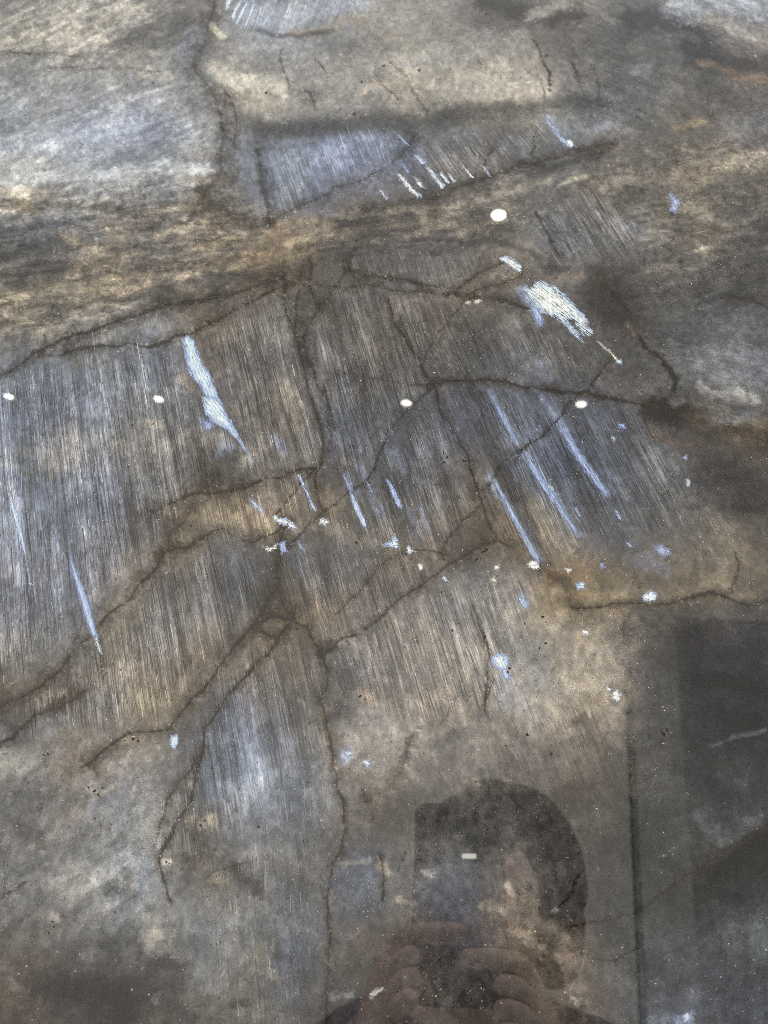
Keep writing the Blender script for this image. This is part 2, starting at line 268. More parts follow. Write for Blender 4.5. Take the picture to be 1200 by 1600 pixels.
# cracks: points, core width px, core strength, halo width px, halo strength
CR = [
 ([(-60,640),(0,588),(20,578),(43,560),(63,550),(80,542),(110,525),(143,517),(173,505),(213,492),(253,480),(300,472),(350,462),(400,445),(445,432)],3.0,.85,13,.55),
 ([(65,555),(90,555),(130,543),(150,541),(185,537),(205,535),(225,541),(250,538),(275,527),(300,522),(330,505),(360,488),(390,470),(420,455),(450,440)],2.6,.8,11,.5),
 ([(68,523),(68,550)],3,.6,8,.4),
 ([(445,430),(446,450),(445,483),(460,513),(467,533),(473,573),(483,607),(493,640),(502,667),(505,700),(500,733),(493,750),(500,790),(505,800)],2.4,.75,12,.45),
 ([(470,425),(467,450),(462,483),(462,513)],2,.7,8,.35),
 ([(487,405),(487,433),(487,460),(497,480),(480,507),(477,533),(483,557),(500,607),(515,640),(520,670)],2.2,.7,10,.45),
 ([(556,375),(547,400),(540,427),(527,450),(513,470),(500,477)],2.2,.65,9,.5),
 ([(540,425),(567,430),(613,433),(650,443),(687,450),(700,457),(727,467),(760,465),(800,473),(830,482)],2.4,.7,12,.55),
 ([(447,440),(487,443),(533,448),(567,447),(613,453),(667,455),(700,457)],1.8,.55,8,.4),
 ([(700,455),(733,440),(747,427),(767,415),(783,407)],2,.7,10,.45),
 ([(733,460),(767,452),(800,438),(815,428)],2,.6,9,.45),
 ([(727,470),(715,488),(700,503),(683,518),(677,537),(663,560),(658,567)],1.7,.8,5,.35),
 ([(605,470),(607,487),(613,503),(633,530),(647,550),(658,567),(667,587),(680,607),(690,640),(710,677),(723,703),(733,720),(743,753),(753,783),(765,820),(776,843)],2.4,.85,9,.5),
 ([(510,593),(533,582),(560,587),(600,592),(633,597),(667,600)],2.0,.5,8,.45),
 ([(667,600),(693,593),(733,594),(767,595),(800,600),(840,606),(863,612),(885,615),(920,612),(940,620),(970,627),(1000,632),(1020,640)],2.6,.85,10,.6),
 ([(673,607),(653,627),(627,653),(607,677),(593,700),(583,723),(577,740),(563,757),(547,768),(530,783),(510,797),(490,815),(470,835),(455,850),(443,865)],1.7,.95,5,.4),
 ([(957,563),(943,580),(927,600),(910,617),(890,630),(877,650),(860,667),(843,683),(820,697),(803,707),(785,725),(772,743),(768,753),(753,768)],2.0,1,6,.4),
 ([(832,690),(815,708),(803,724)],1.6,.9,4,.3),
 ([(240,800),(257,790),(287,777),(307,767),(327,773),(353,768),(383,763),(400,753),(420,742),(443,743),(467,733),(493,728)],2.6,.8,14,.5),
 ([(493,732),(470,755),(445,785),(430,808)],1.8,.85,6,.35),
 ([(300,790),(287,813),(267,830),(253,850),(247,870)],3,.45,16,.5),
 ([(445,812),(437,828),(415,842),(400,847),(377,843),(360,830),(347,823),(330,830),(310,842),(293,853),(267,857),(253,867),(247,883),(230,903),(217,917),(200,940),(180,953),(157,977),(133,1000),(110,1023),(93,1047),(67,1067),(40,1083),(13,1097),(0,1103),(-60,1130)],2.6,.7,15,.55),
 ([(133,1082),(110,1097),(80,1113),(53,1123),(37,1133),(20,1153),(0,1162),(-50,1185)],2.6,.85,12,.55),
 ([(180,1035),(150,1050),(120,1060),(105,1085),(80,1113)],2,.35,16,.4),
 ([(447,815),(440,840),(438,860),(435,887),(433,917),(420,937),(408,957),(400,973),(377,997),(353,1030),(333,1057),(320,1077),(300,1093),(280,1120),(267,1137),(247,1143),(213,1143),(190,1150),(173,1163),(147,1187),(133,1197)],2.3,.8,13,.5),
 ([(438,860),(440,890),(437,920),(445,950),(457,967)],1.8,.6,13,.45),
 ([(467,940),(457,967),(437,997),(420,1025),(400,1040),(377,1063),(353,1090),(337,1117),(320,1137),(317,1160),(313,1187),(307,1210),(307,1227),(293,1263),(277,1283),(263,1313),(250,1340),(250,1363),(260,1387),(267,1407)],2.2,.9,8,.45),
 ([(318,1170),(300,1203),(273,1230),(257,1267),(240,1320)],1.8,.6,10,.4),
 ([(400,973),(420,967),(443,968),(457,967)],1.7,.8,7,.5),
 ([(405,980),(420,992),(433,993),(445,984)],1.5,.7,6,.4),
 ([(457,970),(483,980),(497,1013),(507,1033),(513,1063),(503,1090),(510,1120),(517,1153),(520,1183),(523,1205),(527,1230),(537,1250),(538,1293),(533,1327),(520,1347),(513,1380),(510,1427),(517,1467),(515,1513),(510,1560),(508,1640)],2.0,.6,9,.5),
 ([(753,783),(740,800),(720,817),(703,837),(693,860)],1.8,.85,8,.45),
 ([(800,853),(777,843),(753,850),(727,867),(703,880),(677,900),(647,923),(627,933),(603,957),(583,977),(560,993),(537,997),(517,1013),(503,1022)],2.2,.75,11,.6),
 ([(700,868),(660,860),(633,863),(613,873),(587,890),(573,910),(553,933),(533,953),(523,960)],1.7,.55,7,.35),
 ([(840,880),(850,893),(873,908),(893,930),(905,945)],2,.3,16,.5),
 ([(893,947),(927,950),(967,943),(1007,943),(1047,943),(1077,935),(1110,925),(1133,933),(1157,943),(1183,948),(1197,940),(1260,905)],2.4,.8,10,.5),
 ([(1183,950),(1187,1000),(1186,1050)],1.4,.4,5,.2),
 ([(1147,860),(1150,880),(1142,905),(1140,925)],1.6,.7,6,.35),
 ([(1230,1268),(1200,1287),(1160,1313),(1100,1350),(1047,1390),(987,1430),(940,1440),(883,1450)],1.5,.5,5,.25),
 ([(993,1483),(975,1492),(957,1501),(930,1500)],1.5,.6,5,.3),
 ([(741,950),(743,957),(753,987),(762,1007),(762,1047),(758,1100),(762,1123)],1.5,.75,5,.25),
 ([(772,1060),(762,1087),(757,1105)],1.3,.6,4,.2),
 ([(703,1100),(693,1125),(685,1132)],1.3,.5,4,.2),
 ([(650,1140),(641,1165),(636,1195),(600,1235),(575,1255)],2,.45,10,.4),
 ([(1003,527),(1017,550),(1033,560),(1047,577),(1055,597),(1052,610)],4.0,1,8,.4),
 ([(943,443),(962,465),(980,487),(1000,523)],4,.35,26,.55),
 ([(0,78),(43,83),(90,83),(127,88),(160,103)],1.6,.45,5,.2),
 ([(70,110),(107,106),(150,108),(200,107),(250,112)],1.6,.4,5,.15),
 ([(335,-40),(333,0),(325,33),(320,67),(297,95),(312,115),(335,145),(345,175),(350,207),(347,240),(347,267),(323,297),(300,330)],2.2,.4,20,.5),
 ([(355,145),(370,177),(373,200),(367,227)],2,.7,12,.4),
 ([(345,175),(350,200),(357,222)],1.6,.7,6,.3),
 ([(404,233),(405,255),(408,280),(417,320),(420,347)],2,.6,9,.55),
 ([(420,347),(460,330),(500,310),(527,293),(553,287),(577,277),(610,257),(633,235),(645,215)],2,.6,11,.5),
 ([(560,330),(620,320),(660,310),(690,310),(720,290),(753,280),(800,263),(850,250),(900,232),(960,225)],2,.6,13,.5),
 ([(753,257),(762,240),(777,220)],1.7,.7,7,.4),
 ([(832,215),(835,232),(828,240)],1.4,.6,5,.3),
 ([(833,65),(842,80),(850,88),(852,103),(860,115),(859,140)],2.6,.9,6,.35),
 ([(845,130),(851,142),(852,152)],2,.7,5,.25),
 ([(893,97),(900,115),(908,138)],1.8,.65,6,.3),
 ([(922,100),(935,115),(937,140),(934,158)],1.4,.4,5,.2),
 ([(437,78),(441,95),(450,115),(453,142)],1.6,.7,5,.3),
 ([(493,90),(503,103),(513,117)],1.6,.7,5,.3),
 ([(475,138),(483,150),(490,165)],2.4,.6,8,.35),
 ([(612,95),(625,108),(640,120),(645,140),(655,155),(668,170)],1.6,.5,6,.3),
 ([(587,113),(595,127),(605,140),(622,162)],1.6,.5,6,.3),
 ([(747,88),(752,100)],1.4,.5,4,.2),
 ([(1085,70),(1092,95),(1098,120),(1108,135),(1110,160)],1.4,.35,5,.15),
 ([(840,335),(848,352),(855,370),(870,400)],2.4,.65,9,.4),
 ([(862,358),(910,361)],1.6,.5,5,.2),
 ([(912,290),(935,310),(945,328)],2,.35,14,.4),
 ([(1075,655),(1090,660),(1133,667),(1167,670),(1200,690),(1260,720)],3,.15,22,.5),
 ([(1140,462),(1165,467),(1200,482)],2,.5,10,.5),
 ([(590,1335),(597,1365),(597,1390),(598,1410)],1.5,.7,6,.4),
 ([(630,1335),(620,1362)],1.3,.6,4,.2),
 ([(905,1365),(893,1395),(880,1415),(860,1430)],1.8,.7,6,.3),
 ([(567,1230),(572,1255),(580,1280)],1.5,.4,6,.3),
 ([(45,1380),(20,1395),(0,1405)],1.6,.6,6,.3),
 ([(385,1345),(340,1360),(325,1370)],1.5,.5,6,.25),
 ([(7,1345),(7,1385)],1.4,.5,5,.2),
 ([(165,1395),(190,1378),(200,1360)],1.8,.4,9,.3),
 ([(210,350),(300,345),(380,352),(430,350)],2,.3,12,.45),
 ([(310,300),(340,322),(400,345)],2,.35,10,.4),
]
# extra dividing lines that close the crystals (faint contacts, no visible seam of their own)
CLOSE = [
 [(445,432),(470,425),(556,375),(700,385),(760,400),(783,407)], [(300,330),(210,350),(100,335),(-60,330)], [(420,347),(430,350),(560,330)],
 [(957,563),(985,540),(1003,527)], [(1052,610),(1045,640),(1020,640)], [(943,443),(900,420),(870,400),(840,335),(800,300),(800,263)],
 [(830,482),(815,428)], [(912,290),(870,310),(840,335)], [(945,328),(990,360),(960,430),(943,443)], [(960,225),(1000,190),(1060,160),(1110,160),(1140,120),(1260,150)],
 [(645,215),(740,180),(850,160),(934,158),(960,225)], [(404,233),(367,227)], [(404,233),(480,205),(645,190),(740,180)], [(850,160),(859,140)], [(833,65),(760,20),(740,-60)],
 [(1110,160),(1085,70),(1000,60),(960,0),(940,-60)], [(325,33),(250,50),(160,103)], [(345,45),(440,60),(520,25),(600,-10),(640,-60)], [(440,60),(437,78)],
 [(335,145),(453,142),(475,138)], [(0,78),(-80,60)], [(350,207),(250,215),(100,225),(-60,215)], [(1020,640),(1040,650),(1075,655)], [(1040,650),(1080,740),(1085,800),(1060,850),(1140,925)],
 [(1080,740),(1200,760),(1260,770)], [(1060,850),(980,870),(905,945)], [(776,843),(800,853),(840,880)], [(905,945),(893,947),(860,960),(762,1007)], [(762,1123),(757,1105),(650,1140)],
 [(762,1123),(840,1180),(960,1210),(985,1250),(1200,1287)], [(967,943),(975,1010),(985,1120),(985,1250)], [(575,1255),(545,1270),(538,1293)], [(860,1430),(883,1450)], [(860,1430),(760,1390),(630,1335),(590,1335),(520,1347)],
 [(598,1410),(600,1470),(520,1500)], [(930,1500),(883,1450)], [(957,1501),(930,1560),(900,1640)], [(133,1197),(60,1250),(-60,1270)], [(267,1407),(200,1440),(100,1490),(-60,1510)], [(267,1407),(340,1440),(420,1480),(515,1513)],
 [(240,1320),(165,1395)], [(165,1395),(45,1380)], [(0,1405),(-60,1430)], [(385,1345),(430,1300),(460,1230),(520,1183)], [(325,1370),(267,1407)], [(290,528),(320,600),(392,720),(400,753)],
 [(330,505),(325,560),(330,600)], [(240,800),(120,815),(-60,800)], [(240,800),(247,870)], [(433,993),(437,997)], [(523,960),(503,1022),(497,1013)], [(693,860),(700,868)], [(443,865),(438,860)], [(443,865),(540,850),(633,863)], [(520,670),(540,720),(563,757)], [(515,640),(510,593)], [(667,600),(673,607)],
 [(1140,462),(1060,470),(980,487)], [(1200,482),(1270,500)], [(945,328),(1060,320),(1200,350),(1270,340)], [(900,232),(912,290)], [(1197,940),(1183,948)], [(1186,1050),(1100,1120),(1060,1200),(1047,1390)],
 [(987,1430),(993,1483)], [(993,1483),(1060,1500),(1200,1440),(1270,1420)],
]
# brush strokes of mineral colour and painted sheen: points, width, opacity, colour (as seen), break-up
ST = [
 ([(0,285),(90,276),(170,268),(260,262),(330,262)],11,.75,(188,186,178),.5), ([(0,240),(60,228),(120,225)],14,.5,(180,182,188),.6), ([(15,262),(70,258)],9,.6,(196,188,168),.5), ([(20,300),(70,305),(95,318)],15,.6,(172,152,120),.6),
 ([(120,205),(200,200),(280,205)],22,.4,(150,158,180),.5), ([(0,30),(40,50),(70,35)],14,.5,(178,162,132),.8), ([(90,55),(130,62),(180,50),(210,20)],24,.6,(192,178,150),.8), ([(100,30),(160,10),(200,-10)],14,.6,(196,182,155),.8),
 ([(190,60),(230,90),(200,110)],14,.4,(170,155,128),.8), ([(195,60),(250,65),(290,50)],24,.5,(92,90,88),.6), ([(305,60),(285,85)],16,.5,(150,150,156),.5), ([(225,115),(265,120)],9,.6,(178,165,135),.8),
 ([(325,105),(350,120),(372,128),(400,128),(440,140)],14,.7,(186,172,142),.5), ([(330,40),(345,55)],6,.8,(200,185,150),.8), ([(0,150),(60,140),(130,120)],6,.3,(165,162,150),.7), ([(95,185),(150,152),(205,125)],4,.6,(172,168,152),.3), ([(150,175),(230,145),(300,130)],3,.6,(178,174,160),.3), ([(40,195),(110,140)],4,.4,(168,162,148),.3),
 ([(400,130),(440,132)],18,.6,(190,176,146),.4), ([(455,48),(500,50),(540,30),(560,35)],9,.65,(165,142,108),.6), ([(395,40),(430,52),(470,55),(520,45)],6,.65,(85,80,76),.4), ([(400,25),(450,20),(500,8),(560,0)],20,.5,(158,165,180),.5),
 ([(640,110),(700,75),(760,65),(820,75)],26,.5,(176,164,144),.6), ([(700,140),(760,120),(820,125),(845,140)],26,.6,(184,168,140),.5), ([(560,145),(575,138),(590,130),(605,135)],6,.7,(200,172,130),.8), ([(640,112),(655,110)],5,.7,(200,176,138),.8),
 ([(400,205),(480,200),(560,195),(640,188),(720,180),(800,168),(860,160),(940,155)],17,.65,(82,80,77),.4), ([(420,214),(560,207),(700,195)],8,.35,(95,93,92),.5), ([(700,175),(800,160)],10,.4,(80,78,76),.5),
 ([(500,235),(560,225),(610,225)],18,.6,(132,145,182),.5), ([(505,225),(522,245),(530,258)],9,.6,(140,158,200),.4), ([(430,250),(470,270),(440,310)],16,.4,(150,158,172),.5), ([(700,210),(740,205)],16,.3,(112,116,132),.5), ([(855,190),(880,205),(890,215)],13,.45,(125,135,165),.4), ([(800,225),(822,220),(828,240)],12,.35,(135,138,146),.5), ([(925,205),(950,195)],9,.4,(140,144,155),.5),
 ([(760,0),(800,15),(850,22),(900,25)],18,.8,(80,78,76),.6), ([(830,22),(875,5)],12,.6,(178,162,138),.8), ([(985,25),(1040,30),(1100,35),(1110,60)],26,.7,(78,76,74),.5), ([(1075,75),(1140,95),(1210,110)],24,.75,(78,76,74),.5), ([(1060,15),(1130,5),(1210,20)],22,.6,(172,173,174),.5), ([(1105,30),(1160,45),(1210,70)],12,.6,(150,135,118),.6), ([(1110,98),(1160,118),(1200,128)],8,.6,(140,108,78),.6), ([(1095,97),(1110,102)],6,.5,(150,122,88),.6),
 ([(1000,110),(1010,108)],14,.5,(135,135,134),.5), ([(1060,200),(1090,192),(1100,188)],7,.7,(165,135,88),.5), ([(1150,132),(1160,148)],14,.4,(145,122,105),.5),
 ([(950,245),(1010,250),(1050,240)],20,.55,(150,132,104),.8), ([(1080,240),(1140,250),(1200,245)],20,.5,(152,134,106),.8), ([(940,285),(980,275),(1020,280)],16,.5,(148,130,102),.8), ([(1065,328),(1095,330),(1130,345)],12,.6,(160,142,110),.8), ([(1090,385),(1100,395)],8,.6,(170,152,118),.8), ([(1000,300),(1040,295)],16,.4,(122,108,92),.8), ([(1100,300),(1150,270)],16,.4,(90,86,80),.7), ([(1060,350),(1075,360)],14,.4,(92,88,82),.6),
 ([(800,255),(860,262),(930,240),(960,228)],10,.6,(82,78,72),.8), ([(810,290),(840,285),(860,276)],7,.65,(150,134,104),.8), ([(872,290),(895,280),(915,275)],4,.7,(165,152,122),.6),
 ([(0,345),(50,360),(95,340),(130,345),(150,375)],20,.35,(128,130,134),.8), ([(0,320),(60,322),(130,318),(200,330),(260,335)],9,.7,(92,84,74),.6), ([(25,322),(60,330)],10,.6,(150,122,86),.7), ([(150,312),(200,308),(300,330)],12,.4,(95,90,84),.7), ([(90,372),(150,385),(165,400)],9,.7,(160,138,102),.8), ([(230,330),(290,325),(320,315)],8,.65,(165,146,112),.8), ([(240,370),(310,350),(380,365)],9,.45,(150,132,102),.8),
 ([(0,400),(60,410),(130,395)],20,.4,(86,83,79),.7), ([(60,470),(130,440),(230,425),(300,440)],15,.5,(150,130,98),.8), ([(0,500),(80,490),(150,478)],12,.5,(148,130,100),.8), ([(170,420),(290,405),(380,385)],9,.4,(90,86,80),.7), ([(255,460),(330,440),(400,425)],16,.5,(92,86,78),.6), ([(230,445),(300,430)],6,.5,(160,138,105),.7), ([(420,360),(470,345),(520,350)],11,.6,(160,130,90),.7), ([(450,380),(520,365),(600,350),(680,345)],9,.5,(150,128,94),.8), ([(500,345),(570,355),(640,350)],12,.45,(82,76,68),.7), ([(580,335),(620,328),(660,325)],7,.55,(158,138,104),.8), ([(640,370),(720,375),(780,380),(840,400)],7,.5,(82,76,68),.6), ([(700,325),(750,315),(800,310)],14,.4,(140,126,104),.7),
 ([(390,430),(430,415),(470,430)],14,.5,(82,72,58),.6), ([(430,440),(460,470)],14,.4,(90,80,66),.6), ([(830,430),(870,438),(910,430)],8,.55,(142,118,90),.7), ([(760,430),(790,425),(800,435)],10,.6,(140,122,96),.6), ([(870,410),(920,430),(960,440)],14,.5,(84,78,70),.6), ([(920,455),(960,490),(990,520)],16,.6,(72,68,64),.6), ([(980,505),(995,520)],8,.6,(160,134,105),.8), ([(1010,470),(1060,450),(1100,420)],14,.4,(125,114,98),.8),
 ([(1020,640),(1040,650),(1060,648)],24,.9,(58,52,46),.5), ([(1020,675),(1050,690),(1080,695)],10,.75,(98,80,64),.7), ([(1075,655),(1130,666),(1200,690)],16,.6,(98,80,60),.4), ([(1050,630),(1065,628)],6,.5,(130,125,118),.7), ([(1090,560),(1150,540),(1200,560)],16,.25,(132,131,129),.7), ([(1100,610),(1130,615),(1180,620)],10,.55,(145,138,126),.8), ([(1120,660),(1180,640)],12,.3,(128,130,132),.6), ([(1000,610),(1030,595)],12,.35,(118,112,106),.7),
 ([(1100,720),(1130,740),(1180,760)],22,.3,(66,63,60),.6), ([(1150,790),(1200,800)],20,.25,(70,66,62),.6), ([(1090,780),(1120,770)],16,.3,(90,86,80),.6),
 ([(225,655),(250,660)],10,.55,(160,142,112),.9), ([(185,690),(205,700)],11,.5,(152,140,118),.8), ([(235,705),(275,695)],9,.5,(155,140,112),.8), ([(20,720),(35,705),(60,712),(90,725)],13,.5,(152,142,122),.7), ([(40,735),(90,735)],8,.4,(150,138,112),.8), ([(300,670),(320,680),(345,690)],12,.55,(150,136,112),.9), ([(370,735),(385,720)],10,.6,(160,148,125),.9), ([(120,560),(160,565)],10,.45,(140,130,112),.9), ([(290,595),(305,610)],9,.6,(150,128,98),1.0), ([(270,600),(290,575)],10,.4,(92,86,80),.8),
 ([(310,530),(330,560),(345,580)],14,.4,(120,104,84),.9), ([(460,630),(475,645),(450,650)],16,.55,(142,122,100),.6), ([(505,545),(520,560)],13,.35,(132,128,120),.6), ([(690,490),(690,510)],11,.5,(122,104,84),.6), ([(310,730),(350,740),(380,745)],14,.5,(92,82,70),.7), ([(315,755),(340,748)],14,.5,(80,70,58),.6), ([(440,710),(470,700),(490,710)],11,.4,(120,106,88),.8), ([(535,715),(545,720)],9,.6,(150,134,108),.9),
 ([(330,810),(370,812),(410,805),(430,820)],17,.75,(164,136,96),.6), ([(300,805),(330,795)],12,.5,(140,116,84),.6), ([(400,795),(425,830)],14,.6,(176,148,104),.6), ([(250,830),(270,815)],12,.5,(100,88,72),.6), ([(420,775),(440,790)],14,.4,(150,128,98),.7), ([(500,770),(515,800)],14,.5,(138,114,82),.7),
 ([(440,830),(500,820),(560,840),(620,855),(680,860)],10,.55,(140,124,98),1.0), ([(640,865),(680,870),(700,850)],12,.4,(110,98,82),.8), ([(700,870),(740,860),(760,850)],14,.5,(90,78,62),.6), ([(760,830),(790,850),(810,865)],14,.5,(100,80,58),.6), ([(830,800),(860,840),(880,870)],18,.5,(132,114,86),.5), ([(740,840),(770,810)],14,.4,(92,80,64),.6),
 ([(845,890),(870,905),(885,915)],9,.75,(112,92,68),.5), ([(870,925),(910,940),(950,935),(1000,925)],13,.75,(160,130,88),.6), ([(890,915),(960,918),(1000,930),(1050,930)],9,.55,(122,106,84),.7), ([(1050,925),(1090,915),(1120,905)],10,.4,(120,102,76),.7), ([(1150,935),(1180,930),(1200,915)],9,.6,(140,116,80),.6), ([(1120,905),(1135,915)],10,.5,(140,120,90),.8), ([(1080,820),(1130,870)],22,.35,(135,124,104),.8), ([(1100,800),(1145,830),(1150,860)],12,.35,(140,126,102),.8),
 ([(1000,960),(1060,970),(1120,960),(1180,975)],8,.3,(96,92,88),.7), ([(1020,1020),(1060,1040)],14,.4,(72,68,62),.6), ([(1090,1060),(1130,1062),(1180,1075)],14,.6,(52,50,47),.5), ([(1120,1110),(1180,1130)],20,.5,(54,52,49),.6), ([(1110,1165),(1150,1150),(1200,1140)],4,.5,(105,103,100),.8), ([(1060,1200),(1110,1220),(1150,1240)],16,.3,(60,58,56),.7), ([(1090,1270),(1130,1310),(1180,1280)],18,.4,(96,95,94),.9), ([(1110,1370),(1150,1340),(1200,1310)],20,.6,(54,51,46),.4), ([(1090,1395),(1150,1400)],14,.4,(56,53,48),.5), ([(1150,1460),(1190,1440),(1200,1480)],20,.4,(100,103,102),.6),
 ([(870,980),(900,1030),(890,1080)],26,.35,(156,142,118),.6), ([(840,1090),(880,1110),(920,1115)],9,.55,(160,140,108),.9), ([(900,1130),(920,1125)],9,.6,(90,74,60),.8), ([(830,1010),(850,1050)],18,.3,(142,138,130),.6), ([(760,1110),(790,1140),(830,1160)],14,.4,(92,84,76),.6), ([(680,1160),(720,1140)],12,.4,(96,90,84),.6), ([(640,1165),(650,1140)],10,.5,(142,132,112),.7), ([(590,1230),(620,1215),(640,1195)],8,.55,(140,128,108),.8), ([(600,1270),(640,1250)],20,.35,(88,80,72),.5), ([(880,1240),(920,1230),(950,1225)],18,.4,(96,82,66),.6), ([(900,1290),(940,1280)],16,.35,(104,98,88),.9),
 ([(180,1010),(200,1030)],16,.4,(140,126,102),.8), ([(225,1090),(250,1100),(245,1125)],18,.6,(164,142,106),.6), ([(260,1070),(290,1050)],12,.5,(140,122,96),.8), ([(280,1050),(300,1035)],8,.5,(78,68,56),.9), ([(300,1090),(310,1095)],7,.6,(160,138,106),.8), ([(195,1155),(215,1150)],7,.7,(160,138,104),.9), ([(110,1180),(150,1195),(190,1170)],16,.45,(112,94,76),.6), ([(220,1170),(260,1160)],12,.5,(150,134,108),.8), ([(20,1060),(60,1050)],12,.35,(128,116,96),.7), ([(80,1090),(95,1085)],9,.6,(150,132,104),.8), ([(15,1120),(40,1110)],16,.4,(90,82,72),.6),
 ([(105,1210),(140,1200),(170,1215)],11,.55,(124,104,82),.7), ([(100,1290),(120,1270),(140,1245)],8,.6,(128,110,88),.6), ([(30,1290),(60,1310)],16,.5,(84,78,70),.7), ([(50,1240),(90,1260)],14,.4,(92,90,88),.6), ([(40,1200),(60,1230)],10,.4,(140,134,124),.9), ([(170,1290),(180,1310)],12,.5,(142,130,112),.8), ([(250,1215),(255,1260)],8,.55,(142,126,104),.8), ([(290,1222),(300,1228)],7,.7,(160,140,112),.9), ([(205,1240),(225,1220)],14,.3,(142,138,130),.6), ([(300,1340),(330,1330)],14,.5,(70,64,57),.6), ([(320,1230),(345,1240)],14,.4,(84,92,112),.6), ([(305,1300),(330,1310)],13,.4,(72,68,62),.6),
 ([(340,1370),(355,1375),(350,1390)],11,.65,(152,134,100),.9), ([(370,1360),(400,1395)],14,.5,(74,68,60),.7), ([(170,1390),(200,1400),(185,1415)],12,.5,(82,82,80),.7), ([(80,1390),(70,1370)],12,.5,(132,124,110),.9), ([(225,1480),(235,1465),(242,1455)],8,.75,(164,150,124),.7), ([(75,1435),(85,1438)],8,.7,(170,152,124),.9), ([(100,1450),(110,1430)],9,.5,(110,94,78),.8), ([(60,1480),(90,1470)],10,.4,(118,108,96),.9), ([(160,1480),(200,1470),(230,1500)],16,.45,(76,75,73),.7), ([(240,1500),(280,1510)],14,.5,(72,70,68),.7), ([(290,1360),(280,1390)],16,.4,(82,80,76),.6), ([(250,1345),(275,1340)],9,.5,(120,108,88),.8), ([(205,1395),(195,1375)],6,.4,(140,128,100),.8),
 ([(0,1520),(15,1510),(20,1550)],14,.6,(132,116,96),.9), ([(60,1540),(120,1545),(180,1560),(190,1590)],28,.5,(62,60,58),.5), ([(245,1565),(250,1555)],8,.6,(140,130,112),.9), ([(290,1560),(340,1565),(390,1570)],9,.5,(112,102,84),.8), ([(360,1570),(380,1565)],6,.6,(70,66,60),.8), ([(410,1480),(405,1520),(440,1530)],12,.6,(142,130,104),.8), ([(430,1470),(420,1500)],8,.4,(140,130,108),.8), ([(450,1440),(460,1490),(470,1540)],20,.2,(94,103,120),.6), ([(505,1480),(512,1510)],7,.5,(130,120,96),.8), ([(400,1380),(410,1400)],12,.4,(78,72,64),.8),
 ([(528,1375),(560,1365),(590,1370)],19,.45,(98,102,114),.35), ([(530,1347),(560,1350),(580,1343)],5,.6,(150,138,118),.9), ([(600,1355),(608,1368)],9,.75,(162,144,112),.8), ([(665,1365),(675,1367)],6,.6,(170,160,140),.9), ([(625,1408),(645,1412)],6,.6,(150,132,110),.9), ([(525,1320),(530,1305)],8,.6,(134,120,96),.8), ([(520,1230),(515,1260)],14,.3,(126,126,126),.6), ([(440,1310),(495,1300)],18,.3,(92,90,88),.8), ([(515,1090),(510,1130),(518,1190)],7,.5,(130,114,84),.7), ([(530,1100),(525,1130)],9,.5,(84,82,80),.5), ([(505,1350),(512,1330)],6,.5,(132,120,98),.8),
 ([(755,1417),(770,1412),(790,1425)],8,.65,(158,138,110),.9), ([(795,1385),(800,1395)],6,.7,(176,158,124),.9), ([(810,1460),(835,1475),(850,1485)],10,.6,(158,138,108),1.0), ([(820,1420),(860,1450),(890,1500)],22,.4,(134,116,94),.6), ([(880,1500),(900,1550),(920,1575)],14,.5,(136,116,92),.9), ([(895,1560),(903,1566)],6,.8,(180,155,115),.8), ([(925,1575),(935,1568)],8,.5,(66,58,50),.8), ([(860,1425),(870,1420)],4,.7,(150,138,122),.8), ([(940,1520),(960,1540)],18,.3,(100,100,98),.7), ([(1060,1595),(1076,1590)],10,.6,(125,140,180),.5), ([(1020,1595),(1040,1592)],10,.4,(112,118,138),.5),
 ([(590,1545),(580,1558)],3.5,.8,(170,160,140),.6), ([(520,1560),(545,1555)],8,.5,(150,146,138),1.0),
 ([(560,1078),(570,1085),(578,1095)],7,.8,(176,146,106),1.0), ([(470,1095),(475,1098)],5,.5,(170,140,105),.9), ([(780,1118),(785,1122)],5,.5,(160,120,85),.7), ([(137,1230),(150,1240),(165,1238),(178,1230)],6,.8,(190,168,132),.8), ([(298,1282),(315,1285),(335,1280)],10,.75,(172,148,112),.8), ([(255,1345),(268,1345)],6,.75,(200,184,160),.9),
 # soft blue sheen inside the crystals, put into the base colour
 ([(765,612),(800,680),(808,690)],6,.6,(122,140,182),.3), ([(822,712),(850,750),(880,800),(903,833)],7,.55,(122,140,180),.3), ([(768,745),(800,795),(842,873)],9,.5,(122,140,172),.3), ([(850,620),(885,680),(920,730),(950,772)],7,.55,(118,134,176),.3), ([(840,560),(855,590)],12,.35,(112,116,136),.5), ([(700,620),(720,690)],14,.4,(104,106,130),.5), ([(430,680),(446,700)],9,.5,(122,138,172),.5), ([(540,740),(556,775)],7,.5,(122,138,172),.4), ([(560,730),(568,745)],7,.5,(120,134,166),.5), ([(612,705),(625,735)],10,.4,(110,122,150),.5), ([(595,790),(600,810)],8,.4,(118,128,152),.5), ([(640,800),(655,840)],9,.4,(116,126,148),.5), ([(657,795),(668,830)],7,.35,(116,126,148),.5), ([(575,770),(590,800)],8,.45,(118,130,158),.5), ([(650,720),(670,700)],16,.2,(106,110,120),.5),
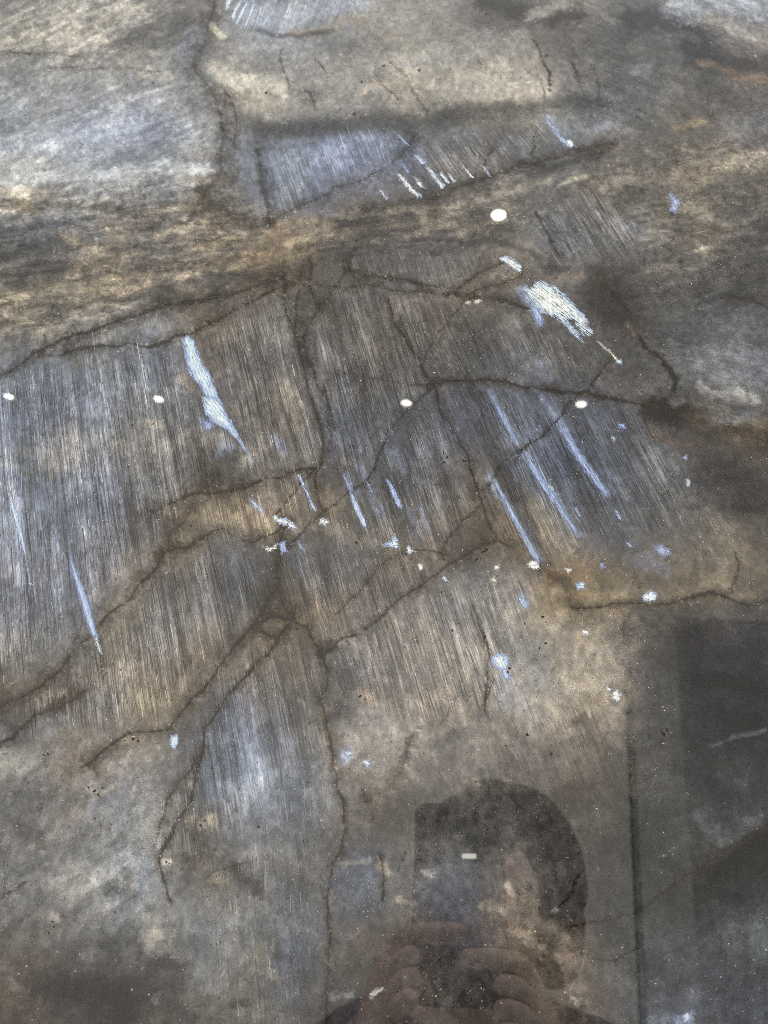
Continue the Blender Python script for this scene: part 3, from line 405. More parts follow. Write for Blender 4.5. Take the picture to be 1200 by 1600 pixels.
 ([(95,840),(115,890)],12,.4,(122,130,156),.5), ([(20,750),(30,790)],9,.5,(128,140,172),.5), ([(80,1130),(100,1120)],20,.3,(108,114,132),.5), ([(40,690),(30,740)],16,.3,(122,130,150),.5), ([(460,870),(470,890)],14,.4,(106,114,134),.5), ([(480,620),(520,650),(530,700)],16,.3,(102,110,128),.5), ([(1020,870),(1000,880),(1040,885)],13,.4,(110,112,138),.7), ([(930,650),(950,660)],14,.35,(104,108,138),.5), ([(315,655),(328,668)],9,.6,(138,152,200),.5), ([(350,690),(360,700)],9,.5,(130,142,182),.6), ([(345,705),(338,712)],7,.5,(128,140,180),.6), ([(540,1180),(545,1182)],12,.6,(150,164,196),.6), ([(572,1195),(578,1198)],9,.5,(150,164,190),.6), ([(785,1060),(790,1100)],12,.35,(140,148,166),.6), ([(815,930),(822,945)],8,.5,(140,155,200),.5), ([(830,465),(842,500)],8,.6,(130,145,190),.4), ([(815,455),(822,470)],8,.6,(130,140,195),.4), ([(395,780),(410,797)],7,.5,(140,152,172),.5), ([(230,1350),(222,1370)],8,.4,(120,132,156),.7), ([(235,520),(230,535)],7,.45,(128,136,156),.5), ([(850,350),(880,390)],14,.3,(118,122,132),.5), ([(985,350),(1000,365)],14,.35,(104,110,128),.5), ([(260,555),(225,600)],20,.25,(112,118,134),.5),
]
# texture zones: polygon, streak angle (deg from vertical, leaning right downward), streak weight, wisp weight
Z = [
 ([(-200,560),(60,570),(290,535),(320,600),(390,720),(300,780),(240,880),(0,1080),(-200,1150)],7,.85,.0),
 ([(-100,1110),(100,1060),(250,890),(300,850),(400,850),(430,930),(330,1060),(240,1140),(60,1130)],9,1.0,.0),
 ([(290,520),(440,470),(465,540),(500,640),(500,730),(390,740),(330,600)],14,.9,.0),
 ([(470,440),(730,465),(660,560),(670,610),(560,760),(500,740),(490,600)],16,.9,.0),
 ([(680,605),(830,610),(1010,640),(1080,760),(1050,830),(860,870),(780,860),(740,740)],25,.9,.0),
 ([(450,830),(560,750),(675,615),(740,760),(740,800),(690,870)],17,1.0,.0),
 ([(380,750),(500,735),(500,790),(440,840),(300,850),(290,800)],13,.8,.0),
 ([(440,860),(630,860),(700,880),(520,1010),(440,960)],16,1.0,.0),
 ([(520,1020),(700,895),(850,900),(790,1110),(640,1130),(530,1080)],17,.8,.0),
 ([(320,1080),(430,980),(505,1030),(510,1190),(400,1270),(330,1340),(250,1330)],10,.8,.0),
 ([(400,230),(640,205),(610,260),(420,345)],20,.7,.0),
 ([(640,210),(960,180),(800,260),(650,310)],36,.7,.3),
 ([(840,335),(915,290),(1000,350),(960,420),(870,410)],32,1.0,.0),
 ([(540,385),(780,400),(720,465),(540,440)],18,.6,.0),
 ([(690,490),(830,480),(960,560),(880,615),(670,590)],24,.6,.0),
 ([(0,545),(60,520),(280,490),(290,525),(70,560)],8,.6,.1),
 ([(1080,790),(1160,800),(1150,880),(1060,870)],28,.5,.1),
 ([(780,1110),(990,1100),(980,1260),(700,1240)],22,.35,.0),
 ([(345,-60),(640,-60),(560,20),(440,55),(360,45)],-20,.5,.0),
 ([(-300,-300),(330,-300),(320,70),(250,110),(-300,110)],116,.08,.8),
 ([(-300,110),(300,110),(345,180),(345,280),(-300,290)],112,.12,.45),
 ([(-300,290),(350,270),(420,345),(460,430),(290,480),(60,540),(-300,560)],96,.1,1.0),
 ([(420,345),(640,300),(830,250),(840,330),(780,400),(440,420)],102,.15,.9),
 ([(800,255),(960,225),(1500,150),(1500,520),(1000,500),(940,440),(1000,360),(915,290),(840,335)],104,.1,.8),
 ([(350,60),(600,20),(860,60),(850,155),(400,205)],100,.0,.12),
 ([(860,-100),(1500,-100),(1500,150),(960,225),(870,150)],68,.0,.5),
 ([(1000,500),(1500,520),(1500,760),(1080,700),(1050,610)],75,.15,.5),
 ([(900,950),(1500,950),(1500,1800),(960,1800),(960,1250)],112,.05,.35),
 ([(-300,1180),(240,1160),(260,1320),(330,1800),(-300,1800)],125,.05,.3),
 ([(330,1340),(510,1200),(510,1800),(330,1800)],5,.35,.1),
]
F_W = (205,222,228); F_B = (138,164,218); F_P = (118,140,190)
# flashes: outline, body colour, rim colour
FL = [
 ([(286,532),(295,527),(303,533),(306,545),(318,570),(330,590),(341,621),(322,618),(311,600),(300,588),(293,570),(289,550)],(172,198,222),F_B),
 ([(317,622),(343,624),(352,645),(365,668),(373,683),(388,708),(394,720),(372,688),(360,676),(350,668),(335,660),(322,648)],(176,202,224),F_B),
 ([(815,452),(822,448),(833,452),(838,443),(848,440),(866,447),(878,458),(895,474),(910,490),(920,505),(925,520),(916,526),(908,520),(902,508),(892,497),(884,500),(898,515),(909,532),(903,529),(880,505),(866,494),(851,490),(838,480),(826,468),(820,460)],(208,224,220),(165,190,225)),
 ([(829,478),(840,482),(848,497),(847,510),(841,507),(833,490)],F_B,F_P),
 ([(781,404),(790,401),(803,406),(815,417),(812,425),(800,418),(788,410)],(200,215,215),(160,185,210)),
 ([(945,540),(955,548),(966,563),(962,562),(952,552)],(212,190,140),(175,160,130)), ([(961,561),(972,562),(971,568),(963,567)],(160,178,190),(130,150,165)),
 ([(930,532),(940,536),(950,548),(944,546)],(165,160,140),(140,136,124)),
 ([(622,272),(630,277),(648,298),(655,305),(650,306),(640,298),(626,280)],(225,228,220),(180,190,200)), ([(647,276),(654,282),(663,294),(656,292)],(220,225,225),(180,195,215)), ([(664,259),(672,262),(685,280),(695,290),(690,294),(675,275)],(196,208,218),(150,170,210)), ([(648,243),(656,243),(665,255),(658,257)],(175,195,230),(140,160,205)), ([(686,270),(690,270),(703,285),(699,287)],(200,208,212),(165,175,190)), ([(700,272),(704,274),(712,283),(709,285)],(195,200,205),(165,175,190)), ([(720,257),(727,263),(740,277),(736,277)],(215,212,200),(175,172,165)), ([(752,258),(758,262),(767,276),(764,274)],(190,195,205),(150,160,190)), ([(594,297),(598,300),(605,312),(601,309)],(195,205,220),(160,175,200)), ([(625,253),(630,255),(640,270),(636,270)],(140,156,196),(120,135,170)), ([(618,207),(625,212),(640,228),(634,227)],(150,168,205),(125,140,175)),
 ([(648,300),(658,302),(660,309),(652,310)],(150,160,178),(130,140,155)),
 ([(848,180),(855,187),(870,205),(886,222),(897,228),(893,231),(880,225),(862,203)],(165,186,212),(130,148,190)), ([(884,220),(892,219),(897,228),(890,229)],(215,228,228),(180,200,210)),
 ([(355,-2),(363,-2),(354,16),(352,14)],(220,230,240),(180,195,220)), ([(372,2),(377,2),(365,30),(361,28)],(205,215,230),(170,185,210)), ([(384,4),(388,5),(372,38),(369,34)],(190,202,222),(160,175,200)), ([(395,6),(399,8),(386,42),(382,40)],(175,188,212),(150,165,190)), ([(408,8),(411,9),(402,36),(399,36)],(160,172,196),(140,152,175)),
 ([(1045,303),(1049,302),(1056,310),(1067,314),(1060,322),(1056,333),(1047,329),(1050,316)],(150,166,204),(125,140,175)),
 ([(12,752),(18,775),(27,805),(35,835),(40,860),(37,862),(28,830),(18,795)],(172,190,222),(125,145,190)), ([(41,880),(46,895),(50,916),(46,912)],(160,178,214),(125,145,190)),
 ([(108,862),(118,890),(130,920),(142,955),(149,985),(152,995),(147,993),(140,985),(128,945),(115,900)],(152,172,214),(118,138,188)), ([(147,997),(152,998),(160,1023),(155,1018)],(190,205,226),(150,170,205)),
 ([(464,741),(469,742),(478,762),(484,776),(478,772),(470,755)],F_B,F_P), ([(479,775),(486,780),(494,798),(488,797)],(160,182,222),F_P),
 ([(547,768),(552,773),(562,795),(573,818),(568,823),(558,805),(550,785)],(165,188,225),F_P), ([(604,749),(611,755),(622,775),(628,793),(622,793),(612,772)],(140,164,212),F_P), ([(536,742),(541,745),(551,765),(545,766)],(126,144,186),F_P), ([(572,752),(577,756),(583,770),(578,768)],(120,136,172),(112,126,158)),
 ([(431,812),(440,810),(452,812),(462,823),(458,828),(447,820),(436,818)],(205,218,232),(160,180,215)), ([(500,811),(508,810),(513,817),(506,820),(500,818)],(215,222,226),(180,190,205)), ([(411,853),(424,857),(432,850),(431,858),(420,861)],(225,224,212),(190,190,185)), ([(436,850),(445,845),(448,862),(440,865)],(140,160,205),F_P), ([(466,845),(474,855),(477,863),(468,856)],(145,160,190),F_P), ([(599,851),(611,846),(617,836),(622,849),(624,857),(611,855)],(188,206,236),F_B), ([(638,853),(648,862),(640,866),(636,860)],(200,210,220),(165,178,198)), ([(428,808),(431,806),(433,810),(430,812)],(210,218,226),(180,190,200)),
 ([(825,880),(832,876),(839,877),(842,888),(830,890)],(228,228,218),(195,198,195)), ([(884,889),(892,890),(888,895)],(220,215,200),(185,180,165)), ([(900,912),(908,909),(914,912),(913,919),(903,920)],(180,198,232),F_B), ([(811,935),(818,935),(824,945),(822,950),(813,943)],(150,172,224),F_P), ([(1004,931),(1010,925),(1018,924),(1026,929),(1024,937),(1016,940),(1006,939)],(190,206,232),(150,168,205)), ([(909,985),(920,985),(920,992),(912,991)],(210,215,215),(175,178,178)), ([(948,1074),(953,1077),(951,1079)],(215,218,220),(180,180,180)), ([(957,1083),(963,1079),(970,1085),(969,1093),(964,1097),(959,1092)],(222,232,236),(170,185,205)), ([(768,1028),(778,1022),(792,1025),(795,1035),(791,1045),(797,1059),(790,1060),(783,1048),(772,1040)],(182,200,238),(135,155,210)), ([(690,903),(694,901),(701,909),(697,908)],(190,205,225),(150,165,190)), ([(653,883),(658,881),(661,887),(656,891)],(225,220,205),(185,178,165)), ([(766,906),(771,902),(776,906),(773,912)],(205,195,165),(170,160,135)), ([(773,885),(778,884),(779,889),(774,889)],(200,208,215),(170,176,184)),
 ([(1022,853),(1034,851),(1045,859),(1049,866),(1038,870),(1026,864)],(138,150,184),(118,126,152)), ([(978,848),(983,847),(988,855),(983,854)],(150,164,200),(125,138,165)), ([(938,880),(943,880),(945,886),(939,888)],(140,150,192),(115,125,160)),
 ([(267,1150),(277,1147),(279,1160),(272,1172),(266,1165)],(170,195,225),(125,145,180)), ([(566,1190),(572,1188),(580,1192),(574,1198)],(188,202,226),(155,168,190)), ([(538,1176),(545,1173),(550,1178),(543,1182)],(190,205,232),(150,165,195)),
 ([(966,662),(976,664),(977,669),(968,668)],(130,150,210),(110,128,175)), ([(955,682),(961,684),(960,690)],(165,178,205),(130,140,165)), ([(1073,748),(1078,752),(1077,760),(1073,758)],(190,198,205),(150,155,160)), ([(1068,715),(1073,712),(1072,718)],(150,165,195),(120,130,150)),
 ([(1066,1586),(1074,1582),(1080,1586),(1077,1596),(1068,1598)],(165,184,222),(120,136,172)),
 ([(768,749),(776,752),(800,795),(825,840),(844,870),(840,876),(830,868),(805,820),(785,780)],(135,156,190),(116,134,166)), ([(822,711),(829,718),(850,750),(870,780),(890,810),(903,835),(898,833),(875,800),(848,765),(830,735)],(130,152,200),(112,130,172)), ([(870,656),(880,668),(905,705),(935,745),(951,772),(945,773),(920,745),(890,700)],(130,152,200),(112,130,172)), ([(765,613),(772,620),(785,645),(800,670),(808,688),(801,685),(785,660)],(124,144,188),(108,126,166)), ([(960,795),(964,797),(971,812),(967,810)],(140,158,200),(116,132,168)), ([(897,793),(901,795),(908,806),(904,806)],(122,140,180),(108,124,158)),
 ([(390,781),(398,783),(413,797),(408,801),(397,792)],(165,180,205),(135,148,170)), ([(317,661),(326,655),(333,664),(328,672),(320,670)],(135,152,208),(115,130,175)),
 ([(727,473),(730,471),(735,472),(731,475)],(200,180,160),(165,150,135)), ([(741,470),(746,467),(753,470),(747,474),(742,475)],(205,185,165),(165,150,135)),
 ([(590,1546),(598,1543),(600,1545),(584,1558),(581,1561),(586,1552)],(190,184,168),(150,145,132)),
]
# pits: centre, size px
PITS = [((563,1088),4),((570,1093),3),((755,862),5),((760,858),3),((848,964),4),((853,972),2.5),((853,1005),3.5),((843,1013),3),((707,985),3),((758,995),3.5),((793,1050),4.5),((796,1044),3),((735,872),4),((745,874),4),((557,848),4),((790,1165),3),((824,1148),3.5),((862,1178),3),((148,1236),4),((154,1242),3.5),((160,1231),2.5),((138,1230),3),((313,1290),3),((320,1282),3),((195,1157),3),((208,1155),3),((216,1158),3),((75,1178),3),((68,1180),2.5),((260,1347),2.5),((265,1349),2),((82,1440),3),((76,1458),3),((84,1448),4),((28,1363),1.5),((175,1260),2),((210,1400),2),((135,1397),2),((142,1403),2),((180,1425),2),((174,1437),2),((338,1475),2),((345,1472),2),((148,1278),2),((690,925),2),((735,1320),2),((706,1389),2.2),((740,1406),2.2),((745,1539),4),((747,1548),3),((404,1292),3),((474,1314),2),((492,1311),2),((480,1223),2),((693,707),4),((698,715),4),((694,722),3),((725,720),5),((739,720),4),((1003,612),3.5),((1037,555),4),((853,87),4),((600,103),4),((565,128),4),((655,110),3),((240,130),3),((1036,1147),6),((1042,1140),4),((553,178),4),((416,145),3),((575,1120),1.5),((905,860),2),((820,975),2),((1105,875),2),((635,866),2.5),((1160,1423),3),((920,1300),2)]

def tone(c):
    c = np.asarray(c, float); v = c.mean(-1, keepdims=True)
    k = np.clip((v - 66) / 50, 0, 1); k = k * k * (3 - 2 * k)
    return c * (1 + k * np.array([.095, .11, .135]))
# ---- fields on the vertices
G = float(os.environ.get('SLAB_STEP', '2.0'))
def lines(lo, hi, f0, f1):
    a = [f0]; s = G
    while a[-1] > lo: s = min(s * 1.12, 14.0); a.append(a[-1] - s)
    b = [f1]; s = G
    while b[-1] < hi: s = min(s * 1.12, 14.0); b.append(b[-1] + s)
    return np.concatenate([a[::-1][:-1], np.arange(f0, f1, G), b])
gx = lines(-700, 1900, -40, 1240); gy = lines(-420, 2100, -40, 1640)
NX, NY = len(gx), len(gy)
PX, PY = np.meshgrid(gx, gy)
SX, SZ = slab_xy(PX, PY)
# everything below is evaluated in photo-pixel units warped by noise so that no edge is clean
wx = PX + 26 * fbm(PX / 70, PY / 60, 0, 4) + 7 * fbm(PX / 14, PY / 14, 3, 3)
wy = PY + 22 * fbm(PX / 70, PY / 60, 1, 4) + 7 * fbm(PX / 14, PY / 14, 4, 3)
cx, cy, cc = [], [], []
for y, row in ROWS.items():
    for (x, r, g, b) in row: cx.append(x); cy.append(y); cc.append((r, g, b))
cx = np.array(cx, float); cy = np.array(cy, float); cc = lin(tone(np.array(cc, float)))
base = np.zeros((NY, NX, 3)); wsum = np.zeros((NY, NX))
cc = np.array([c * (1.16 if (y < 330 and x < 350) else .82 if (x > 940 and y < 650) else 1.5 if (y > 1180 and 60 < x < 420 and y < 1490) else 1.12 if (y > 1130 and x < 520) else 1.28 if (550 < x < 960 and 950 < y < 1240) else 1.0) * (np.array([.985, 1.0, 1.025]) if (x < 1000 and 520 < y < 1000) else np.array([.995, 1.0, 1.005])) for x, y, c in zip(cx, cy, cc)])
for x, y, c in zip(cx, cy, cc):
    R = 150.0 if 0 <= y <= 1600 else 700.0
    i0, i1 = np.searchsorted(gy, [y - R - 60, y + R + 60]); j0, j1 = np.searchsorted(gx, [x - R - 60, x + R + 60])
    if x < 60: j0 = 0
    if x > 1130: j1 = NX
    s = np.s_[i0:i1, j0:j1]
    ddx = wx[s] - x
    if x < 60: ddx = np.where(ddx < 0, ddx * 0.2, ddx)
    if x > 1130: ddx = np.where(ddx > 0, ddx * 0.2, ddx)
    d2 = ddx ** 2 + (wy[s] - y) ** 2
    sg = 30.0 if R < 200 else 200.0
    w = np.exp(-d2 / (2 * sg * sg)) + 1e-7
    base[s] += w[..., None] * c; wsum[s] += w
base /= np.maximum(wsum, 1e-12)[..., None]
def polydist(pts, X, Y):
    best = np.full(X.shape, 1e9)
    for (x0, y0), (x1, y1) in zip(pts[:-1], pts[1:]):
        dx, dy = x1 - x0, y1 - y0; L = dx * dx + dy * dy + 1e-9
        t = np.clip(((X - x0) * dx + (Y - y0) * dy) / L, 0, 1)
        best = np.minimum(best, (X - x0 - t * dx) ** 2 + (Y - y0 - t * dy) ** 2)
    return np.sqrt(best)
def window(pts, R):
    xs = [p[0] for p in pts]; ys = [p[1] for p in pts]
    i0, i1 = np.searchsorted(gy, [min(ys) - R, max(ys) + R]); j0, j1 = np.searchsorted(gx, [min(xs) - R, max(xs) + R])
    return np.s_[i0:i1, j0:j1]
brk = fbm(PX / 18, PY / 15, 2, 4, .6); brk2 = fbm(PX / 6, PY / 5, 5, 3, .7)
def grey(c, k):
    c = np.array(c, float); return c * (1 - k) + c.mean() * k
for pts, w, op, col, br in ST:
    s = window(pts, w * 2 + 40)
    if PX[s].size == 0: continue
    k = min(1.0, w / 14.0)
    X = PX[s] + (wx[s] - PX[s]) * k; Y = PY[s] + (wy[s] - PY[s]) * k
    d = polydist(pts, X, Y) / w
    a = smooth(1.3, 0.25, d + br * (2.0 * brk[s] + 1.9 * brk2[s])) * op
    base[s] = base[s] * (1 - a[..., None]) + lin(tone(grey(col, .46 if col[0] >= col[2] else .66))) * a[..., None]
# texture zones
brk0 = fbm(PX / 60, PY / 50, 1, 4, .6)
tA = np.zeros((NY, NX)); tB = np.zeros((NY, NX)); tS = np.zeros((NY, NX)); wS = np.zeros((NY, NX)); wW = np.zeros((NY, NX)); bestm = np.full((NY, NX), -1e9)
def inside(poly, X, Y):
    c = np.zeros(X.shape, bool); n = len(poly)
    for i in range(n):
        x0, y0 = poly[i]; x1, y1 = poly[(i + 1) % n]
        if y0 == y1: continue
        cond = ((y0 > Y) != (y1 > Y)) & (X < (x1 - x0) * (Y - y0) / (y1 - y0) + x0)
        c ^= cond
    return c
mmx, mmz = SX * 1000.0, SZ * 1000.0 - 1450.0
tdx = np.ones((NY, NX)); tdz = np.zeros((NY, NX))
for k, (poly, ang, ws, ww) in enumerate(Z):
    s = window(poly, 70)
    if PX[s].size == 0: continue
    d = polydist(poly + poly[:1], wx[s], wy[s]); ins = inside(poly, wx[s], wy[s])
    m = np.where(ins, d, -d)
    better = m > bestm[s]
    cxp = np.mean([p[0] for p in poly]); cyp = np.mean([p[1] for p in poly])
    a = math.radians(ang)
    xa, za = slab_xy(cxp, cyp); xb, zb = slab_xy(cxp + 20 * math.sin(a), cyp + 20 * math.cos(a))
    dx, dz = float(xb - xa), float(zb - za); L = math.hypot(dx, dz); dx /= L; dz /= L
    A = mmx[s] * dz - mmz[s] * dx; B = mmx[s] * dx + mmz[s] * dz
    fade = smooth(-22, 38, m + 40 * brk0[s])
    for arr, val in ((tdx, np.full(A.shape, dx)), (tdz, np.full(A.shape, dz)), (tA, A), (tB, B), (tS, np.full(A.shape, 13.7 * k)), (wS, ws * fade), (wW, ww * fade), (bestm, m)):
        v = arr[s]; v[better] = val[better]; arr[s] = v
far = bestm < -1e8
tA[far] = mmx[far]; tB[far] = mmz[far]
# cracks: brown halo, dark core, shallow groove
groove = np.zeros((NY, NX))
def jitter(pts, amp, seed):
    out = []; p = [np.array(q, float) for q in pts]
    for a, b in zip(p[:-1], p[1:]):
        n = max(1, int(np.linalg.norm(b - a) / 5))
        for i in range(n): out.append(a + (b - a) * i / n)
    out.append(p[-1]); out = np.array(out)
    r = np.random.RandomState(seed); o = out[:, 0] * 0
    for f, g in ((9, 1.0), (3, .7), (1, .5)):
        q = r.randn(len(out) // f + 3, 2) * g
        t = np.arange(len(out)) / f; i = t.astype(int); fr = (t - i)[:, None]
        out = out + amp * (q[i] * (1 - fr) + q[i + 1] * fr)
    return out
HALO = lin((74, 65, 55)); CORE = lin((48, 43, 38))
run = fbm(PX / 38, PY / 38, 3, 3)
CRJ = []
for k, (pts, cw, cs, hw, hs) in enumerate(CR):
    j = jitter(pts, 1.6, 100 + k); CRJ.append(j)
    s = window(pts, hw * 2 + 40)
    if PX[s].size == 0: continue
    jj = [tuple(q) for q in j[::2]] + [tuple(j[-1])]
    X = PX[s] + 0.4 * (wx[s] - PX[s]) * min(1, hw / 14); Y = PY[s] + 0.4 * (wy[s] - PY[s]) * min(1, hw / 14)
    dh = polydist(jj, X, Y) / hw
    a = smooth(1.25, 0.05, dh * 1.1 + 2.0 * brk[s] + 2.2 * brk2[s] + 1.8 * run[s]) * hs * .95
    base[s] = base[s] * (1 - a[..., None]) + HALO * a[..., None]
    dc = polydist(jj, PX[s], PY[s]) / (cw * 1.0)
    a = smooth(1.2, 0.3, dc + 2.0 * brk2[s] + 1.5 * run[s]) * cs * 0.8
    base[s] = base[s] * (1 - a[..., None]) + CORE * a[..., None]
    groove[s] = np.maximum(groove[s], a)
for (x, y), r in PITS:
    s = window([(x, y)], r * 3 + 6)
    if PX[s].size == 0: continue
    d = np.hypot(PX[s] - x, (PY[s] - y) * 1.2) / r
    a = smooth(1.6, .4, d + 1.2 * brk2[s]) * .5
    base[s] = base[s] * (1 - a[..., None]) + lin((150, 138, 118)) * a[..., None] * .4 + base[s] * a[..., None] * .6

# what of the seen brightness is mirror image rather than stone, and the light that falls on the stone (both measured)
VEIL_Y = [0, 30, 150, 300, 450, 700, 770, 800, 850, 1000, 1150, 1300, 1450, 1600]; VEIL_V = [.098, .094, .066, .049, .042, .038, .040, .050, .056, .060, .060, .058, .055, .053]
VEIL_C = np.array([1.07, 1.0, .88]); VEIL_FRAME = .84; VEIL_DOOR = .63
LIGHT_Y = [0, 150, 300, 450, 700, 850, 1000, 1300, 1600]; LIGHT_V = [1.16, 1.10, 1.05, 1.01, .965, .94, .92, .89, .86]; LIGHT_C = np.array([1.052, 1.0, .915])
vv = np.interp(PY, VEIL_Y, VEIL_V)
vx = smooth(930, 1030, wx) * smooth(890, 1020, wy); vx2 = smooth(1010, 1120, wx) * smooth(890, 1020, wy)
vv = vv * (1 - vx * (1 - VEIL_FRAME)) * (1 - vx2 * (1 - VEIL_DOOR / VEIL_FRAME))
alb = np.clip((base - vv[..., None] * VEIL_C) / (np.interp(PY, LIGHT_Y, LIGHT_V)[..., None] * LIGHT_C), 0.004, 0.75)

# ---- mineral texture on the vertices: flakes, lamellae, warm and cool bands
def ridge(x, y, k, oct=4):
    s = np.zeros_like(x); a = 1.0; t_ = 0.0
    for i in range(oct):
        s += a * (1 - np.abs(2 * vnoise(x * 2 ** i + 5.3 * i, y * 2 ** i + 3.7 * i, k + i) - 1)); t_ += a; a *= .55
    return s / t_
tAo = tA + tS * 7.1; tBo = tB + tS * 3.3
wa = tAo + 9 * fbm(tAo / 14, tBo / 26, 1, 4); wb = tBo + 12 * fbm(tAo / 12, tBo / 20, 2, 4)
flake = ridge(wa / 5.5, wb / 17, 0, 5); flake = (flake - flake.mean()) / flake.std()
band = fbm(wa / 9, wb / 45, 4, 4, .55); band = (band - band.mean()) / band.std()
fine = fbm(mmx / 2.6, mmz / 3.4, 5, 4, .7); fine = (fine - fine.mean()) / fine.std()
cloud = fbm(PX / 55, PY / 45, 5, 5, .6); cloud = (cloud - cloud.mean()) / cloud.std()
lam = fbm(tAo / 1.9, tBo / 60, 3, 4, .6); lam = (lam - lam.mean()) / lam.std()
lam2 = fbm(tAo / 6.5, tBo / 90, 2, 3, .5); lam2 = (lam2 - lam2.mean()) / lam2.std()
def grains(x, y, k):
    q1 = np.floor(fbm(x, y, k, 5, .6) * 13); q2 = np.floor(fbm(x * .8 + 40, y * .8 + 9, k + 2, 5, .6) * 11)
    h = np.sin(q1 * 12.9898 + q2 * 78.233 + k) * 43758.5453
    return (h - np.floor(h)) * 2 - 1
gA = grains(wa / 13, wb / 30, 1); gB = grains(mmx / 9, mmz / 9, 3); gC = grains(wa / 5, wb / 11, 2)
vein = smooth(.030, .0, np.abs(fbm(wa / 9, wb / 24, 3, 4, .6))) + .7 * smooth(.028, .0, np.abs(fbm(wa / 16 + 7, wb / 12, 0, 4, .6)))
L_ = (.17 * cloud + .17 * fine + .055 * gB * (1 - .6 * wS) + wW * (.27 * gA + .20 * gC - .75 * vein) + wW * (.24 * flake + .20 * band) + wS * (.19 * lam + .23 * lam2))
fac = np.exp(L_ - .5 * L_.var())
hue = .5 * cloud + .5 * gB + wW * (.7 * flake + .4 * band + 1.1 * gA) + wS * (.7 * fbm(tAo / 5, tBo / 70, 1, 3) * 4)
hue = np.clip(hue, -2, 2)[..., None] * np.array([.022, .003, -.034])
alb = np.clip(alb * fac[..., None] * (1 + hue), .005, .8)
if DEBUG: alb[:] = float(DEBUG)

# ---- crystals: flood fill between the cracks on a coarse grid
q = 4.0
gx0, gy0 = -720.0, -440.0
cw_, ch_ = int(2640 / q), int(2560 / q)
bar = np.zeros((ch_, cw_), bool)
for line in [list(map(tuple, j)) for j, c in zip(CRJ, CR)] + CLOSE:
    for (x0, y0), (x1, y1) in zip(line[:-1], line[1:]):
        n = int(max(abs(x1 - x0), abs(y1 - y0)) / q * 2) + 2
        t = np.linspace(0, 1, n)
        i = ((y0 + (y1 - y0) * t - gy0) / q).astype(int); j = ((x0 + (x1 - x0) * t - gx0) / q).astype(int)
        ok = (i >= 0) & (i < ch_) & (j >= 0) & (j < cw_)
        bar[i[ok], j[ok]] = True
b2 = bar.copy(); b2[:, 1:] |= bar[:, :-1]; bar = b2      # thicken so that a diagonal step cannot leak
lab = np.zeros((ch_, cw_), np.int32); nl = 0
flat = bar.ravel().tolist(); labl = [0] * (ch_ * cw_)
for st in range(ch_ * cw_):
    if flat[st] or labl[st]: continue
    nl += 1; labl[st] = nl; stack = [st]
    while stack:
        p = stack.pop(); xx = p % cw_
        for qn in ((p - 1) if xx else -1, (p + 1) if xx < cw_ - 1 else -1, p - cw_, p + cw_):
            if 0 <= qn < ch_ * cw_ and not flat[qn] and not labl[qn]:
                labl[qn] = nl; stack.append(qn)
lab = np.array(labl).reshape(ch_, cw_)
cnt = np.bincount(lab.ravel()); small = cnt < 45
lab[small[lab]] = 0
for _ in range(400):
    z = lab == 0
    if not z.any(): break
    up = lab.copy()
    for sh, ax in ((1, 0), (-1, 0), (1, 1), (-1, 1)):
        r = np.roll(lab, sh, ax); mm = (up == 0) & (r > 0); up[mm] = r[mm]
    lab = up
ids = np.unique(lab)


# ---- stone material
def stone_material():
    m = NT('polished_labradorite')
    col = m.attr('Col').outputs['Color']
    t = m.attr('tex').outputs['Vector']; p = m.attr('mm').outputs['Vector']
    ws = m.attr('ws').outputs['Fac']; ww = m.attr('ww').outputs['Fac']
    gr = m.noise(p, 1.9, 3.0, 0.85)
    f = m.ramp(gr, .28, .72, .44, 1.58)
    # lamellae: thin streaks along each crystal's own direction
    s1 = m.noise(m.vmul(t, (1.0, 0.030, 1.0)), 1.0, 3.0, 0.65, 0.1)
    f = m.math('ADD', 1.0, m.math('MULTIPLY', m.attr('gw').outputs['Fac'], m.math('SUBTRACT', f, 1.0)))
    f = m.math('MULTIPLY', f, m.math('ADD', 1.0, m.math('MULTIPLY', ws, m.math('SUBTRACT', m.ramp(s1, .32, .68, .45, 1.60), 1.0))))
    c = m.n.new('ShaderNodeVectorMath'); c.operation = 'SCALE'
    m.l.new(col, c.inputs[0]); m.l.new(f, c.inputs['Scale'])
    c = c.outputs[0]
    # pale tan threads in the lamellae, broken along their length
    th = m.ramp(m.noise(m.vmul(t, (2.0, 0.06, 1.0)), 1.0, 1.0, 0.5), .56, .70)
    tb = m.ramp(gr, .46, .64)
    th = m.math('MULTIPLY', m.math('MULTIPLY', th, tb), ws)
    c = m.mix(m.math('MULTIPLY', th, .65), c, (0.34, 0.32, 0.275, 1))
    dk = m.ramp(m.noise(m.vmul(m.vadd(t, (91.0, 7.0, 3.0)), (1.6, 0.035, 1.0)), 1.0, 1.0, 0.5), .40, .29)
    c = m.mix(m.math('MULTIPLY', m.math('MULTIPLY', dk, ws), .6), c, (0.022, 0.019, 0.017, 1))
    # mica specks with their sparkle put into the colour, dark dots for tiny pits
    sp = m.dots(p, 0.62, 0.12, .78); sp2 = m.dots(m.vadd(p, (31.0, 17.0, 5.0)), 1.3, 0.24, .75)
    c = m.mix(m.math('MULTIPLY', m.math('MULTIPLY', m.math('MAXIMUM', sp, sp2), .7), m.attr('sk').outputs['Fac']), c, (0.52, 0.48, 0.41, 1))
    pt = m.dots(m.vadd(p, (11.0, 57.0, 9.0)), 0.42, 0.10, .74)
    c = m.mix(m.math('MULTIPLY', pt, .8), c, (0.02, 0.018, 0.016, 1))
    m.l.new(c, m.b.inputs['Base Color'])
    m.b.inputs['IOR'].default_value = 1.60
    m.l.new(m.ramp(gr, .3, .7, .012, .022), m.b.inputs['Roughness'])
    return m.mat
mat_stone = stone_material()
